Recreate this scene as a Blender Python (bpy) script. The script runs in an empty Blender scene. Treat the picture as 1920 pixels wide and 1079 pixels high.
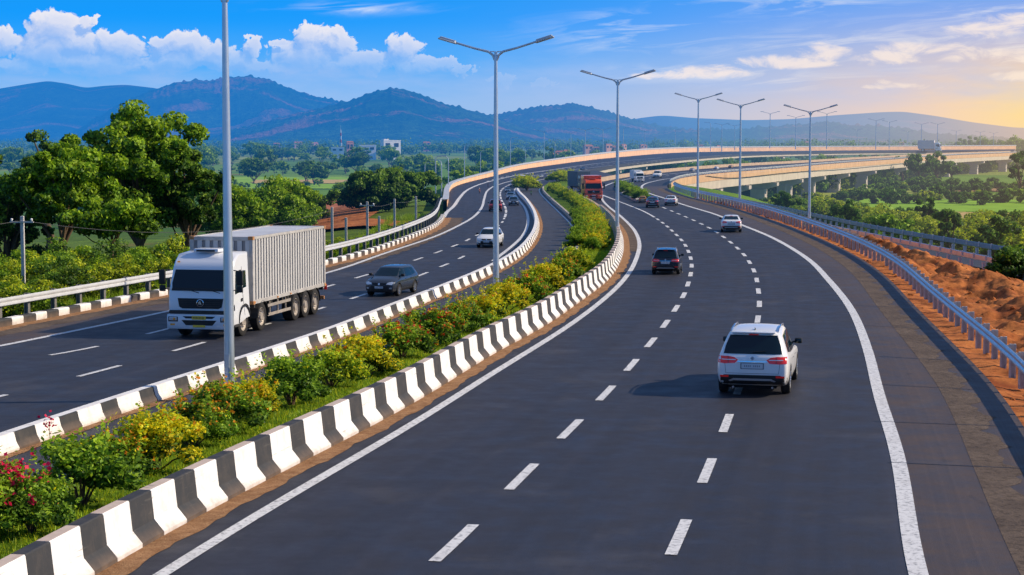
import bpy, bmesh, math, random
import numpy as np
from mathutils import Vector, Matrix, geometry
from mathutils.bvhtree import BVHTree
scene = bpy.context.scene
COL = scene.collection
R = math.radians
# ------------------------------------------------------------------ camera
F, CX, CY, HOR, H = 3400.0, 960.0, 539.5, 258.0, 6.6
PITCH = math.atan((CY-HOR)/F)
cam_d = bpy.data.cameras.new('camera'); cam = bpy.data.objects.new('camera', cam_d); COL.objects.link(cam)
cam_d.sensor_width = 36; cam_d.lens = 36*F/1920; cam_d.clip_start = .5; cam_d.clip_end = 40000
cam.location = (0, 0, H); cam.rotation_euler = (R(90)-PITCH, 0, 0)
scene.camera = cam
scene.render.engine = 'CYCLES'
scene.view_settings.view_transform = 'Standard'; scene.view_settings.look = 'None'
scene.view_settings.exposure = 0; scene.view_settings.gamma = 1
cp, sp = math.cos(PITCH), math.sin(PITCH)
def W(px, py, z=0.0):
    """ground point (at height z) seen at a pixel of the 1920 px wide photograph"""
    a, b = (px-CX)/F, (CY-py)/F
    d = Vector((a, cp+b*sp, -sp+b*cp))
    t = (z-H)/d.z
    return Vector((a*t, d.y*t, z))
def PX(x, y, z=0.0):
    dy, dz = y, z-H
    dep = dy*cp-dz*sp; up = dy*sp+dz*cp
    return CX+F*x/dep, CY-F*up/dep
# ------------------------------------------------------------------ materials
def hazegroup():
    g = bpy.data.node_groups.new('haze', 'ShaderNodeTree')
    g.interface.new_socket('Shader', in_out='INPUT', socket_type='NodeSocketShader')
    g.interface.new_socket('Shader', in_out='OUTPUT', socket_type='NodeSocketShader')
    n, l = g.nodes, g.links
    gi, go = n.new('NodeGroupInput'), n.new('NodeGroupOutput')
    geo = n.new('ShaderNodeNewGeometry'); ln = n.new('ShaderNodeVectorMath'); ln.operation = 'LENGTH'
    l.new(geo.outputs['Position'], ln.inputs[0])
    def m(op, a, b=None, c=None):
        x = n.new('ShaderNodeMath'); x.operation = op
        for i, v in enumerate((a, b, c)):
            if v is None: continue
            if isinstance(v, (int, float)): x.inputs[i].default_value = v
            else: l.new(v, x.inputs[i])
        return x.outputs[0]
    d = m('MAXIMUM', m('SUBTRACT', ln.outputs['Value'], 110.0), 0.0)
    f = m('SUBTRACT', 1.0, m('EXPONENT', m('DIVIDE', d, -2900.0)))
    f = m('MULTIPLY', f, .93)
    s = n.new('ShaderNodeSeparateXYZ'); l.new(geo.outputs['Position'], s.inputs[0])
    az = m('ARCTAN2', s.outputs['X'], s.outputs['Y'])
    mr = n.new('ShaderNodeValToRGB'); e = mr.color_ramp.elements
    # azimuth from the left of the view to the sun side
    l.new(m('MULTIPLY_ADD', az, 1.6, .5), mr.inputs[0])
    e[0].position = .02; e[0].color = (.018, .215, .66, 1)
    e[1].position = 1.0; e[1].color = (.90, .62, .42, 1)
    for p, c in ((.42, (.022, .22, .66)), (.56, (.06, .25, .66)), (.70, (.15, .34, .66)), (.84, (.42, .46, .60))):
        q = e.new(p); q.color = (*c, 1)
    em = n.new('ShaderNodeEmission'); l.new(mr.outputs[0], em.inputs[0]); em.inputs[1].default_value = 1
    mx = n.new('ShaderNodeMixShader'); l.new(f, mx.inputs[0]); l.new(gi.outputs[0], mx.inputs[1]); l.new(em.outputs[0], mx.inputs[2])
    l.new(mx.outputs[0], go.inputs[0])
    return g
HAZE = hazegroup()
class NT:
    """tiny node helper"""
    def __init__(s, m): s.m = m; s.n = m.node_tree.nodes; s.l = m.node_tree.links
    def new(s, t, **k):
        x = s.n.new(t)
        for a, b in k.items(): setattr(x, a, b)
        return x
    def set(s, sock, v):
        if isinstance(v, bpy.types.NodeSocket): s.l.new(v, sock)
        elif isinstance(v, (tuple, list)):
            sock.default_value = (*v, 1) if (len(v) == 3 and len(sock.default_value) == 4) else v
        else: sock.default_value = v
    def math(s, op, a, b=None, c=None, clamp=False):
        x = s.new('ShaderNodeMath', operation=op); x.use_clamp = clamp
        for i, v in enumerate((a, b, c)):
            if v is not None: s.set(x.inputs[i], v)
        return x.outputs[0]
    def mix(s, f, a, b, mode='MIX'):
        x = s.new('ShaderNodeMix', data_type='RGBA', blend_type=mode)
        s.set(x.inputs[0], f); s.set(x.inputs[6], a); s.set(x.inputs[7], b)
        return x.outputs[2]
    def noise(s, vec, scale, detail=3, rough=.55, dist=0):
        x = s.new('ShaderNodeTexNoise'); s.l.new(vec, x.inputs['Vector'])
        x.inputs['Scale'].default_value = scale; x.inputs['Detail'].default_value = detail
        x.inputs['Roughness'].default_value = rough; x.inputs['Distortion'].default_value = dist
        return x.outputs[0]
    def ramp(s, f, stops, interp='LINEAR'):
        x = s.new('ShaderNodeValToRGB'); s.set(x.inputs[0], f); x.color_ramp.interpolation = interp
        e = x.color_ramp.elements
        def c4(c): return (c, c, c, 1) if isinstance(c, (int, float)) else (*c, 1)
        e[0].position, e[0].color = stops[0][0], c4(stops[0][1]); e[1].position, e[1].color = stops[-1][0], c4(stops[-1][1])
        for p, c in stops[1:-1]: q = e.new(p); q.color = c4(c)
        return x.outputs[0]
    def pos(s, obj=False, scale=None):
        if obj: v = s.new('ShaderNodeTexCoord').outputs['Object']
        else: v = s.new('ShaderNodeNewGeometry').outputs['Position']
        if scale:
            mp = s.new('ShaderNodeMapping'); mp.inputs['Scale'].default_value = scale; s.l.new(v, mp.inputs[0]); v = mp.outputs[0]
        return v
def mat(name, col=(.5, .5, .5), rough=.6, var=0, vscale=4, metal=0, coat=0, bump=0, bscale=20, spec=.5, emit=None, obj=True, fn=None, trans=0):
    m = bpy.data.materials.new(name); m.use_nodes = True
    t = NT(m); b = t.n['Principled BSDF']; out = t.n['Material Output']
    b.inputs['Base Color'].default_value = (*col, 1); b.inputs['Roughness'].default_value = rough
    b.inputs['Metallic'].default_value = metal; b.inputs['Coat Weight'].default_value = coat
    b.inputs['Specular IOR Level'].default_value = spec
    p = t.pos(obj)
    if var:
        nz = t.noise(p, vscale, 5, .6)
        c = t.mix(t.ramp(nz, [(.3, 0.), (.7, 1.)]), tuple(x*(1-var) for x in col), tuple(min(1, x*(1+var)) for x in col))
        t.l.new(c, b.inputs['Base Color'])
    if bump:
        bp = t.new('ShaderNodeBump'); bp.inputs['Strength'].default_value = bump; bp.inputs['Distance'].default_value = .02
        t.l.new(t.noise(p, bscale, 4), bp.inputs['Height']); t.l.new(bp.outputs[0], b.inputs['Normal'])
    if emit: b.inputs['Emission Color'].default_value = (*col, 1); b.inputs['Emission Strength'].default_value = emit
    if fn: fn(t, b)
    sh = b.outputs[0]
    if trans:
        tr = t.new('ShaderNodeBsdfTranslucent')
        if b.inputs['Base Color'].is_linked: t.l.new(b.inputs['Base Color'].links[0].from_socket, tr.inputs[0])
        else: tr.inputs[0].default_value = (*col, 1)
        mx = t.new('ShaderNodeMixShader'); mx.inputs[0].default_value = trans
        t.l.new(sh, mx.inputs[1]); t.l.new(tr.outputs[0], mx.inputs[2]); sh = mx.outputs[0]
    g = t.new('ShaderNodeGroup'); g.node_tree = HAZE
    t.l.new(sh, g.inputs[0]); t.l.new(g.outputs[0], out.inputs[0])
    return m
# ------------------------------------------------------------------ mesh helpers
class MB:
    def __init__(s): s.v = []; s.f = []; s.m = []
    def add(s, vs, fs, mi=0):
        o = len(s.v); s.v += [tuple(v) for v in vs]
        for i, f in enumerate(fs):
            s.f.append(tuple(o+k for k in f)); s.m.append(mi[i] if isinstance(mi, (list, tuple)) else mi)
    def box(s, c, d, mi=0, M=None, bev=0, taper=None):
        if bev:
            bm = bmesh.new(); bmesh.ops.create_cube(bm, size=1)
            for v in bm.verts: v.co = Vector((v.co.x*d[0], v.co.y*d[1], v.co.z*d[2]))
            bmesh.ops.bevel(bm, geom=bm.edges[:], offset=bev, segments=2, affect='EDGES', profile=.6)
            bm.verts.ensure_lookup_table(); vs = [v.co.copy() for v in bm.verts]; fs = [[v.index for v in f.verts] for f in bm.faces]; bm.free()
        else:
            x, y, z = d[0]/2, d[1]/2, d[2]/2
            vs = [Vector(p) for p in ((-x,-y,-z),(x,-y,-z),(x,y,-z),(-x,y,-z),(-x,-y,z),(x,-y,z),(x,y,z),(-x,y,z))]
            fs = [(0,3,2,1),(4,5,6,7),(0,1,5,4),(1,2,6,5),(2,3,7,6),(3,0,4,7)]
        if taper:
            for v in vs:
                if v.z > 0: v.x *= taper[0]; v.y *= taper[1]
        vs = [v+Vector(c) for v in vs]
        if M: vs = [M @ v for v in vs]
        s.add(vs, fs, mi); return s
    def tube(s, pts, rs, n=8, mi=0, cap=True):
        pts = [Vector(p) for p in pts]
        if isinstance(rs, (int, float)): rs = [rs]*len(pts)
        vs = []; ref = None
        for i, p in enumerate(pts):
            t = (pts[min(i+1, len(pts)-1)]-pts[max(i-1, 0)]).normalized()
            if ref is None: ref = Vector((1, 0, 0)) if abs(t.x) < .9 else Vector((0, 1, 0))
            a = (ref-t*ref.dot(t)).normalized(); ref = a; b = t.cross(a)
            for k in range(n):
                w = 2*math.pi*k/n; vs.append(p+(a*math.cos(w)+b*math.sin(w))*rs[i])
        fs = [(i*n+k, i*n+(k+1) % n, (i+1)*n+(k+1) % n, (i+1)*n+k) for i in range(len(pts)-1) for k in range(n)]
        if cap: fs += [tuple(range(n))[::-1], tuple((len(pts)-1)*n+k for k in range(n))]
        s.add(vs, fs, mi); return s
    def lathe(s, prof, axis='x', c=(0, 0, 0), n=24, mi=0):
        """prof: list of (along axis, radius)"""
        vs = []
        for a, r in prof:
            for k in range(n):
                w = 2*math.pi*k/n; p, q = r*math.cos(w), r*math.sin(w)
                vs.append(Vector(c)+Vector({'x': (a, p, q), 'y': (p, a, q), 'z': (p, q, a)}[axis]))
        fs = [(i*n+k, i*n+(k+1) % n, (i+1)*n+(k+1) % n, (i+1)*n+k) for i in range(len(prof)-1) for k in range(n)]
        s.add(vs, fs, mi); return s
    def sweep(s, path, prof, mi=0, z=0, segmi=None, closed=True, cap=True):
        """path: list of 2D/3D points; prof: (right offset, up) list"""
        P = [Vector((p[0], p[1], (p[2] if len(p) > 2 else 0)+z)) for p in path]; n = len(prof); vs = []
        for i, p in enumerate(P):
            t = (P[min(i+1, len(P)-1)]-P[max(i-1, 0)]); t.z = 0; t.normalize(); r = Vector((t.y, -t.x, 0))
            vs += [p+r*u+Vector((0, 0, w)) for u, w in prof]
        k2 = n if closed else n-1
        fs = []; ms = []
        for i in range(len(P)-1):
            for k in range(k2):
                fs.append((i*n+k, (i+1)*n+k, (i+1)*n+(k+1) % n, i*n+(k+1) % n)); ms.append(segmi(i, k) if segmi else mi)
        if cap and closed:
            fs += [tuple(range(n)), tuple((len(P)-1)*n+k for k in range(n))[::-1]]; ms += [ms[0], ms[-1]]
        s.add(vs, fs, ms); return s
    def build(s, name, mats, parent=None, smooth=None, loc=None):
        me = bpy.data.meshes.new(name); me.from_pydata(s.v, [], s.f)
        for m in (mats if isinstance(mats, (list, tuple)) else [mats]): me.materials.append(m)
        if any(s.m): me.polygons.foreach_set('material_index', s.m)
        if smooth is not None:
            me.shade_smooth()
            if smooth < 180: me.set_sharp_from_angle(angle=R(smooth))
        me.update()
        o = bpy.data.objects.new(name, me); COL.objects.link(o)
        if parent: o.parent = parent
        if loc: o.location = loc
        return o
def fixn(o):
    bm = bmesh.new(); bm.from_mesh(o.data); bmesh.ops.recalc_face_normals(bm, faces=bm.faces); bm.to_mesh(o.data); bm.free(); return o
def tag(o, label=None, cat=None, group=None, kind=None):
    if label: o['label'] = label
    if cat: o['category'] = cat
    if group: o['group'] = group
    if kind: o['kind'] = kind
    return o
def struct(o): o['kind'] = 'structure'; return o
def thing(name, label, cat, loc=(0, 0, 0), rz=0, group=None):
    o = bpy.data.objects.new(name, None); COL.objects.link(o); o.location = loc; o.rotation_euler = (0, 0, rz); o.empty_display_size = .3
    return tag(o, label, cat, group)
def dup(root, loc, rz=0, sc=None, label=None, group=None):
    def cp_(o, par):
        c = o.copy(); COL.objects.link(c)
        if par: c.parent = par
        for ch in o.children: cp_(ch, c)
        return c
    r = cp_(root, None); r.location = loc; r.rotation_euler = (0, 0, rz)
    if sc is not None: r.scale = (sc, sc, sc) if isinstance(sc, (int, float)) else sc
    if label: r['label'] = label
    if group: r['group'] = group
    return r
# ------------------------------------------------------------------ polylines
def catmull(P, sub=8):
    P = [Vector((p[0], p[1])) for p in P]; out = []
    for i in range(len(P)-1):
        p0 = P[i-1] if i else P[0]*2-P[1]; p1, p2 = P[i], P[i+1]; p3 = P[i+2] if i+2 < len(P) else P[-1]*2-P[-2]
        t0 = 0; t1 = t0+max((p1-p0).length, 1e-4)**.5; t2 = t1+max((p2-p1).length, 1e-4)**.5; t3 = t2+max((p3-p2).length, 1e-4)**.5
        for k in range(sub):
            t = t1+(t2-t1)*k/sub
            A1 = p0*((t1-t)/(t1-t0))+p1*((t-t0)/(t1-t0)); A2 = p1*((t2-t)/(t2-t1))+p2*((t-t1)/(t2-t1)); A3 = p2*((t3-t)/(t3-t2))+p3*((t-t2)/(t3-t2))
            B1 = A1*((t2-t)/(t2-t0))+A2*((t-t0)/(t2-t0)); B2 = A2*((t3-t)/(t3-t1))+A3*((t-t1)/(t3-t1))
            out.append(B1*((t2-t)/(t2-t1))+B2*((t-t1)/(t2-t1)))
    out.append(P[-1]); return out
def resample(P, step=None, n=None):
    d = [0]
    for a, b in zip(P, P[1:]): d.append(d[-1]+(b-a).length)
    if n is None: n = max(2, int(d[-1]/step)+1)
    xs = np.interp(np.linspace(0, d[-1], n), d, [p.x for p in P]); ys = np.interp(np.linspace(0, d[-1], n), d, [p.y for p in P])
    return [Vector((float(x), float(y))) for x, y in zip(xs, ys)]
def smooth(P, it):
    for _ in range(it): P = [P[0]]+[(P[i-1]+P[i]*2+P[i+1])/4 for i in range(1, len(P)-1)]+[P[-1]]
    return P
def curve(px, step=1.0, sm=12, z=0.0):
    return smooth(resample(catmull([W(x, y, z).xy for x, y in px]), step), sm)
def offset(P, d):
    out = []
    for i in range(len(P)):
        t = (P[min(i+1, len(P)-1)]-P[max(i-1, 0)]).normalized(); out.append(P[i]+Vector((t.y, -t.x))*d)
    return out
def cut(P, d0=None, d1=None):
    """keep the part of a polyline between two depths"""
    return [p for p in P if (d0 is None or p.y >= d0) and (d1 is None or p.y <= d1)]
def plen(P):
    d = [0]
    for a, b in zip(P, P[1:]): d.append(d[-1]+(b-a).length)
    return d
def at(P, s, D=None):
    D = D or plen(P); s = min(max(s, 0), D[-1]-1e-6)
    import bisect
    i = min(bisect.bisect_right(D, s)-1, len(P)-2); f = (s-D[i])/max(D[i+1]-D[i], 1e-9)
    t = (P[i+1]-P[i]).normalized(); return P[i].lerp(P[i+1], f), t
# ------------------------------------------------------------------ traced alignments (pixels of the photograph -> ground)
RC_L = curve([(-330,1400),(175,1079),(346,982),(525,888),(761,766),(937,657),(1010,620),(1087,567),(1140,527),(1163,493),(1170,462),(1162,430),(1135,402),(1107,382),(1075,367),(1060,357),(1062,350),(1090,346),(1128,341),(1160,335),(1252,323),(1365,313.5),(1515,305),(1600,299.5),(1700,294),(1800,289),(1895,286)], 1.5, 6)
RC_R = curve([(2250,1400),(2000,1020),(1911,860),(1836,731),(1769,656),(1693,576),(1636,513),(1569,469),(1480,429),(1390,397),(1340,383),(1290,371),(1252,358),(1244,350),(1252,342),(1275,335),(1340,327),(1440,319),(1552,309),(1675,300),(1775,293),(1902,287.5)], 1.5, 10)
RC_R = offset(RC_R, .5)
LC_L = curve([(-700,760),(-300,675),(0,615),(317,553),(640,492),(813,430),(832,413),(836,398),(840,381),(842,362),(850,352),(870,344),(925,330.5),(970,319.5),(1040,309),(1160,295),(1305,285.5),(1415,284),(1515,283),(1752,281.3),(1905,280.2)], 1.5, 10)
LC_R = curve([(-700,1120),(0,856),(300,752),(640,635),(740,592),(840,552),(933,510),(980,480),(1006,447),(1012,423),(1007,403),(992,380),(975,361),(977,347),(1025,335),(1080,325),(1125,316.5),(1165,310),(1240,302),(1372,292),(1450,289),(1600,286.3),(1752,285),(1900,284.5)], 1.5, 10)
MB_L = offset(LC_R, -.42)
SL_L = cut(LC_R, None, 262)
M_L = curve([(-900,1480),(0,960),(200,872),(440,773),(640,690),(850,609),(960,556),(1034,514),(1066,487),(1084,463),(1089,443),(1080,423),(1057,400),(1032,377),(1017,360),(1020,350),(1036,343),(1075,335)], 1.0, 8)
M_R = offset(cut(RC_L, None, 228), -.6)
SVC_R = None
zR = 0.0
def strip_mesh(name, L, Rr, n, m, z=0.0, depth=.5, ncross=6):
    L2, R2 = resample(L, n=n), resample(Rr, n=n); vs = []; fs = []; uv = []
    k = ncross+1
    for i in range(n):
        for j in range(k):
            p = L2[i].lerp(R2[i], j/ncross); vs.append((p.x, p.y, z)); uv.append((j/ncross, i/n))
    for i in range(n-1):
        for j in range(ncross): fs.append((i*k+j, i*k+j+1, (i+1)*k+j+1, (i+1)*k+j))
    b = len(vs)
    for i in range(n): vs += [(L2[i].x, L2[i].y, z-depth), (R2[i].x, R2[i].y, z-depth)]
    for i in range(n-1):
        fs.append((i*k, (i+1)*k, b+2*i+2, b+2*i)); fs.append((i*k+k-1, b+2*i+1, b+2*i+3, (i+1)*k+k-1))
    fs.append((0, b, b+1, k-1)); 
    me = bpy.data.meshes.new(name); me.from_pydata(vs, [], fs); me.materials.append(m)
    u = me.uv_layers.new(name='UVMap'); uv += [(0, 0)]*(2*n)
    for lp in me.loops: u.data[lp.index].uv = uv[lp.vertex_index]
    me.update(); o = bpy.data.objects.new(name, me); COL.objects.link(o); return struct(o)
def f_asphalt(base, tint, wear):
    def fn(t, b):
        p = t.pos()
        fine = t.noise(p, 38, 2, .7); mid = t.noise(p, 1.1, 4, .6)
        big = t.noise(t.pos(scale=(1, .22, 1)), .35, 4, .6)
        uv = t.new('ShaderNodeUVMap').outputs[0]; s = t.new('ShaderNodeSeparateXYZ'); t.l.new(uv, s.inputs[0])
        # tyre bands that follow the lanes
        w = t.math('SINE', t.math('MULTIPLY', s.outputs[0], wear*6.2832)); w = t.math('MULTIPLY_ADD', w, .5, .5)
        c = t.mix(fine, tuple(x*.72 for x in base), tuple(x*1.34 for x in base))
        c = t.mix(t.ramp(mid, [(.35, 0.), (.68, 1.)]), c, t.mix(1.0, c, tint, 'MULTIPLY'))
        c = t.mix(t.math('MULTIPLY', t.ramp(big, [(.4, 0.), (.66, 1.)]), .5), c, t.mix(1.0, c, (.78, .77, .8), 'MULTIPLY'))
        c = t.mix(t.math('MULTIPLY', w, .34), c, t.mix(1.0, c, (.7, .7, .74), 'MULTIPLY'))
        cmb = t.new('ShaderNodeCombineXYZ'); t.l.new(t.math('MULTIPLY', s.outputs[0], 34), cmb.inputs[0]); t.l.new(t.math('MULTIPLY', s.outputs[1], 26), cmb.inputs[1])
        stn = t.noise(cmb.outputs[0], 1, 5, .6)
        c = t.mix(t.ramp(stn, [(.50, 0.), (.68, .55)]), c, t.mix(1.0, c, (1.55, 1.5, 1.45), 'MULTIPLY'))
        c = t.mix(t.ramp(stn, [(.32, .5), (.46, 0.)]), c, t.mix(1.0, c, (.62, .62, .66), 'MULTIPLY'))
        # pale aggregate specks
        sp_ = t.new('ShaderNodeTexVoronoi'); t.l.new(p, sp_.inputs['Vector']); sp_.inputs['Scale'].default_value = 22
        c = t.mix(t.ramp(sp_.outputs['Distance'], [(.08, .35), (.16, 0.)]), c, (.18, .18, .2))
        oil = t.ramp(t.noise(t.pos(scale=(1, .3, 1)), 2.2, 3, .5), [(.66, 0.), (.74, .5)]); c = t.mix(oil, c, tuple(x*.45 for x in base))
        dust = t.ramp(t.noise(p, .28, 5, .65), [(.56, 0.), (.74, .30)]); c = t.mix(dust, c, (.13, .115, .105))
        # sealed cracks and hairlines
        vc = t.new('ShaderNodeTexVoronoi', feature='DISTANCE_TO_EDGE'); dv = t.new('ShaderNodeMapping'); dv.inputs['Scale'].default_value = (.1, .045, .1)
        nz = t.new('ShaderNodeTexNoise'); t.l.new(p, nz.inputs[0]); nz.inputs['Scale'].default_value = .9
        ad = t.new('ShaderNodeVectorMath', operation='MULTIPLY_ADD'); t.l.new(nz.outputs['Color'], ad.inputs[0]); ad.inputs[1].default_value = (2.4, 2.4, 0); t.l.new(p, ad.inputs[2])
        t.l.new(ad.outputs[0], dv.inputs[0]); t.l.new(dv.outputs[0], vc.inputs['Vector'])
        gate = t.ramp(t.noise(p, .12, 2), [(.52, 0.), (.6, .3)])
        c = t.mix(t.math('MULTIPLY', t.ramp(vc.outputs['Distance'], [(.0012, 1.), (.0035, 0.)]), gate), c, tuple(x*.45 for x in base))
        t.l.new(c, b.inputs['Base Color']); t.l.new(t.ramp(mid, [(.3, .52), (.7, .72)]), b.inputs['Roughness'])
        b.inputs['Specular IOR Level'].default_value = .5
        bp = t.new('ShaderNodeBump'); bp.inputs['Strength'].default_value = .5; bp.inputs['Distance'].default_value = .012
        t.l.new(t.noise(p, 60, 2), bp.inputs['Height']); t.l.new(bp.outputs[0], b.inputs['Normal'])
    return fn
A_main = mat('asphalt', fn=f_asphalt((.027, .027, .037), (.80, .80, .84), 6))
A_left = mat('asphalt_left', fn=f_asphalt((.027, .029, .041), (.80, .80, .88), 6))
A_old = mat('asphalt_service', fn=f_asphalt((.046, .045, .052), (.82, .8, .8), 3))
A_sho = mat('asphalt_shoulder', fn=f_asphalt((.062, .048, .043), (1.35, 1.15, 1.0), 2))
strip_mesh('right_carriageway', RC_L, RC_R, 520, A_main)
strip_mesh('left_carriageway', LC_L, MB_L, 420, A_left)
def wob(x, s=1.0): return math.sin(x*.9*s)*.5+math.sin(x*2.3*s+1)*.3+math.sin(x*5.1*s+2)*.2
# narrow slip road between middle barrier and planted strip; the trucks' slip road
strip_mesh('service_lane', SL_L, resample(cut(M_L, None, 262), n=300), 300, A_old, z=-.004)
# link area beyond the hedge tip, under and beside the far deck
me = bpy.data.meshes.new('junction')
a = cut(LC_R, 255, 372); b_ = cut(RC_L, 232, 300)
poly = [*a, *b_[::-1]]
tri = geometry.tessellate_polygon([[Vector((p.x, p.y, 0)) for p in poly]])
me.from_pydata([(p.x, p.y, -.008) for p in poly], [], tri); me.materials.append(A_old)
bm = bmesh.new(); bm.from_mesh(me); bmesh.ops.recalc_face_normals(bm, faces=bm.faces)
for f in bm.faces:
    if f.normal.z < 0: f.normal_flip()
bm.to_mesh(me); bm.free()
o = bpy.data.objects.new('junction_road', me); COL.objects.link(o); struct(o)
# right shoulder
RL = curve([(1795,1300),(1720,1079),(1685,860),(1649,745),(1627,656),(1596,580),(1547,518),(1516,487),(1450,447),(1390,422),(1340,402),(1290,387),(1245,372),(1215,362),(1203,352),(1210,345),(1228,340),(1255,335.5),(1330,329.5),(1440,321),(1552,311),(1675,301.5),(1775,294.5),(1900,289)], 1.0, 8)
def sheet(name, L, Rr, n, m, z):
    L2, R2 = resample(L, n=n), resample(Rr, n=n)
    vs = [(p.x, p.y, z) for i in range(n) for p in (L2[i], L2[i].lerp(R2[i], .5), R2[i])]
    fs = [(3*i+j, 3*i+j+1, 3*i+j+4, 3*i+j+3) for i in range(n-1) for j in (0, 1)]
    me = bpy.data.meshes.new(name); me.from_pydata(vs, [], fs); me.materials.append(m)
    u = me.uv_layers.new(name='UVMap')
    for lp in me.loops: u.data[lp.index].uv = ((lp.vertex_index % 3)/2, 0)
    o = bpy.data.objects.new(name, me); COL.objects.link(o); return struct(o)
sheet('hard_shoulder', cut(RL, None, 246), cut(RC_R, None, 246), 240, A_sho, .004)
# left carriageway lines and its shoulder
LL = curve([(-500,737),(0,650),(100,629),(316,584),(618,511),(717,477),(813,445),(853,427),(887,408),(903,390),(908,373),(914,358),(928,349),(958,340),(1000,330),(1080,318),(1160,309),(1240,300),(1372,290)], 1.0, 10)
sheet('left_shoulder', cut(LC_L, 30, 118), cut(LL, 30, 118), 160, A_sho, .004)
LK = curve([(832,408),(838,398),(850,388),(862,371),(876,357),(900,346),(925,339),(975,328),(1040,318),(1120,307),(1240,296)], 1.0, 10)
def f_paint(t, b):
    p = t.pos(); n = t.noise(p, 9, 5, .7)
    c = t.mix(t.ramp(n, [(.36, 0.), (.50, 1.)]), (.30, .30, .31), (.76, .76, .76)); n3 = t.noise(p, .8, 4, .6); c = t.mix(t.ramp(n3, [(.5, 0.), (.75, .35)]), c, (.40, .38, .36))
    t.l.new(c, b.inputs['Base Color']); b.inputs['Roughness'].default_value = .6
P_line = mat('road_paint', fn=f_paint)
def line(path, w, z=.010, dash=None, start=0, name='lane_marking'):
    D = plen(path); mb = MB(); s = start
    if dash is None:
        a = offset(path, -w/2); b = offset(path, w/2)
        vs = [(p.x, p.y, z) for i in range(len(path)) for p in (a[i], b[i])]
        mb.add(vs, [(2*i, 2*i+1, 2*i+3, 2*i+2) for i in range(len(path)-1)])
    else:
        while s+dash[0] < D[-1]:
            vs = []
            for k in range(4):
                p, t = at(path, s+dash[0]*k/3, D); r = Vector((t.y, -t.x))*w/2
                vs += [(p.x-r.x, p.y-r.y, z), (p.x+r.x, p.y+r.y, z)]
            mb.add(vs, [(0, 1, 3, 2), (2, 3, 5, 4), (4, 5, 7, 6)]); s += dash[1]
    return struct(mb.build(name, P_line))
line(RL, .30, name='edge_line')
JL = curve([(-30,1300),(300,1079),(520,944),(760,804),(920,703),(1070,609),(1150,546),(1181,510),(1195,480),(1199,458),(1190,433),(1165,407),(1140,387),(1129,374),(1130,366)], 1.0, 8)
line(JL, .24, name='edge_line')
D1 = curve([(560,1265),(815,1054),(985,888),(1095,780),(1157,716),(1199,668),(1231,630),(1254,599),(1271,573),(1284,550),(1290,533),(1295,515),(1297,497),(1293,478),(1282,456),(1262,435),(1235,413),(1205,396),(1165,380),(1130,366)], .5, 10)
line(cut(D1, None, 150), .2, dash=(2.75, 5.9), start=plen(cut(D1, None, W(951,917).y))[-1]-5.9*2, z=.011)
line(cut(D1, 150, 209), .2, z=.011)
D2 = curve([(1120,1330),(1260,1037),(1327,881),(1364,789),(1398,690),(1419,610),(1424,567),(1421,540),(1417,517),(1408,497),(1394,477),(1365,451),(1330,428),(1290,409),(1237,387),(1210,376),(1185,364),(1174,352),(1185,343),(1215,335),(1290,326),(1380,318.5),(1515,308.5),(1600,302.5)], .5, 10)
D2n = cut(D2, None, 165)
line(D2n, .2, dash=(2.7, 6.1), start=plen(cut(D2, None, W(1311,903).y))[-1]-6.1*2, z=.011)
line(cut(D2, 168, 470), .2, dash=(3.5, 9), z=.011)
line(LL, .24, name='edge_line'); line(LK, .35, name='edge_line')
DA = curve([(-300,752),(0,682),(153,657),(303,620),(480,577),(650,527),(758,495),(808,478),(840,466),(870,454),(893,442),(915,433),(937,422),(945,411),(949,397),(946,386),(940,375),(938,364),(942,355),(960,345),(1000,334),(1080,321)], .5, 10)
DB = curve([(-300,820),(0,744),(185,697),(364,648),(505,607),(608,577),(667,558),(777,521),(835,497),(856,488),(892,469)], .5, 10)
s0 = plen(cut(DA, None, W(113,666).y))[-1]; line(cut(DA, None, 150), .17, dash=(2.5, 6.2), start=s0 % 6.2, z=.011)
line(cut(DA, 150, 280), .2, z=.011, dash=(7, 9))
s0 = plen(cut(DB, None, W(142,706).y))[-1]; line(DB, .17, dash=(2.5, 6.2), start=s0 % 6.2, z=.011)
LI = curve([(935,490),(975,457),(990,440),(997,420),(996,405),(990,390),(976,373),(969,361),(977,350),(1025,336),(1080,327)], 1.0, 8)
line(offset(LI, -.3), .22, name='edge_line')
DM = curve([(975,341),(1010,330),(1080,320),(1160,310),(1240,302)], 1, 8)
line(offset(DM, 1), .25, dash=(4, 9), z=.011); line(offset(DM, -5), .25, dash=(4, 9), z=.011)
line(offset(cut(M_L, 108, 236), -.35), .14, name='edge_line')
WL = curve([(1128,352),(1150,343),(1190,334),(1252,327),(1365,317),(1515,307.5),(1600,301.5)], 1, 8)
line(WL, .3, name='edge_line')
line(offset(cut(RC_L, 190, 226), 3.4), .25, name='edge_line', z=.012)
# sandy dirt that gathers along the barrier feet
def f_dirt(c0, c1, sc=3):
    def fn(t, b):
        p = t.pos(); n = t.noise(p, sc, 6, .65); n2 = t.noise(p, sc*7, 3, .6)
        c = t.mix(t.ramp(n, [(.32, 0.), (.7, 1.)]), c0, c1)
        c = t.mix(t.math('MULTIPLY', t.ramp(n2, [(.5, 0.), (.62, 1.)]), .45), c, tuple(x*.35 for x in c0))
        t.l.new(c, b.inputs['Base Color']); b.inputs['Roughness'].default_value = .95; b.inputs['Specular IOR Level'].default_value = .15
        bp = t.new('ShaderNodeBump'); bp.inputs['Strength'].default_value = .9; bp.inputs['Distance'].default_value = .05
        t.l.new(t.noise(p, sc*5, 6, .7), bp.inputs['Height']); t.l.new(bp.outputs[0], b.inputs['Normal'])
    return fn
M_sand = mat('sand', fn=f_dirt((.27, .13, .06), (.50, .29, .15), 4))
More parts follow.
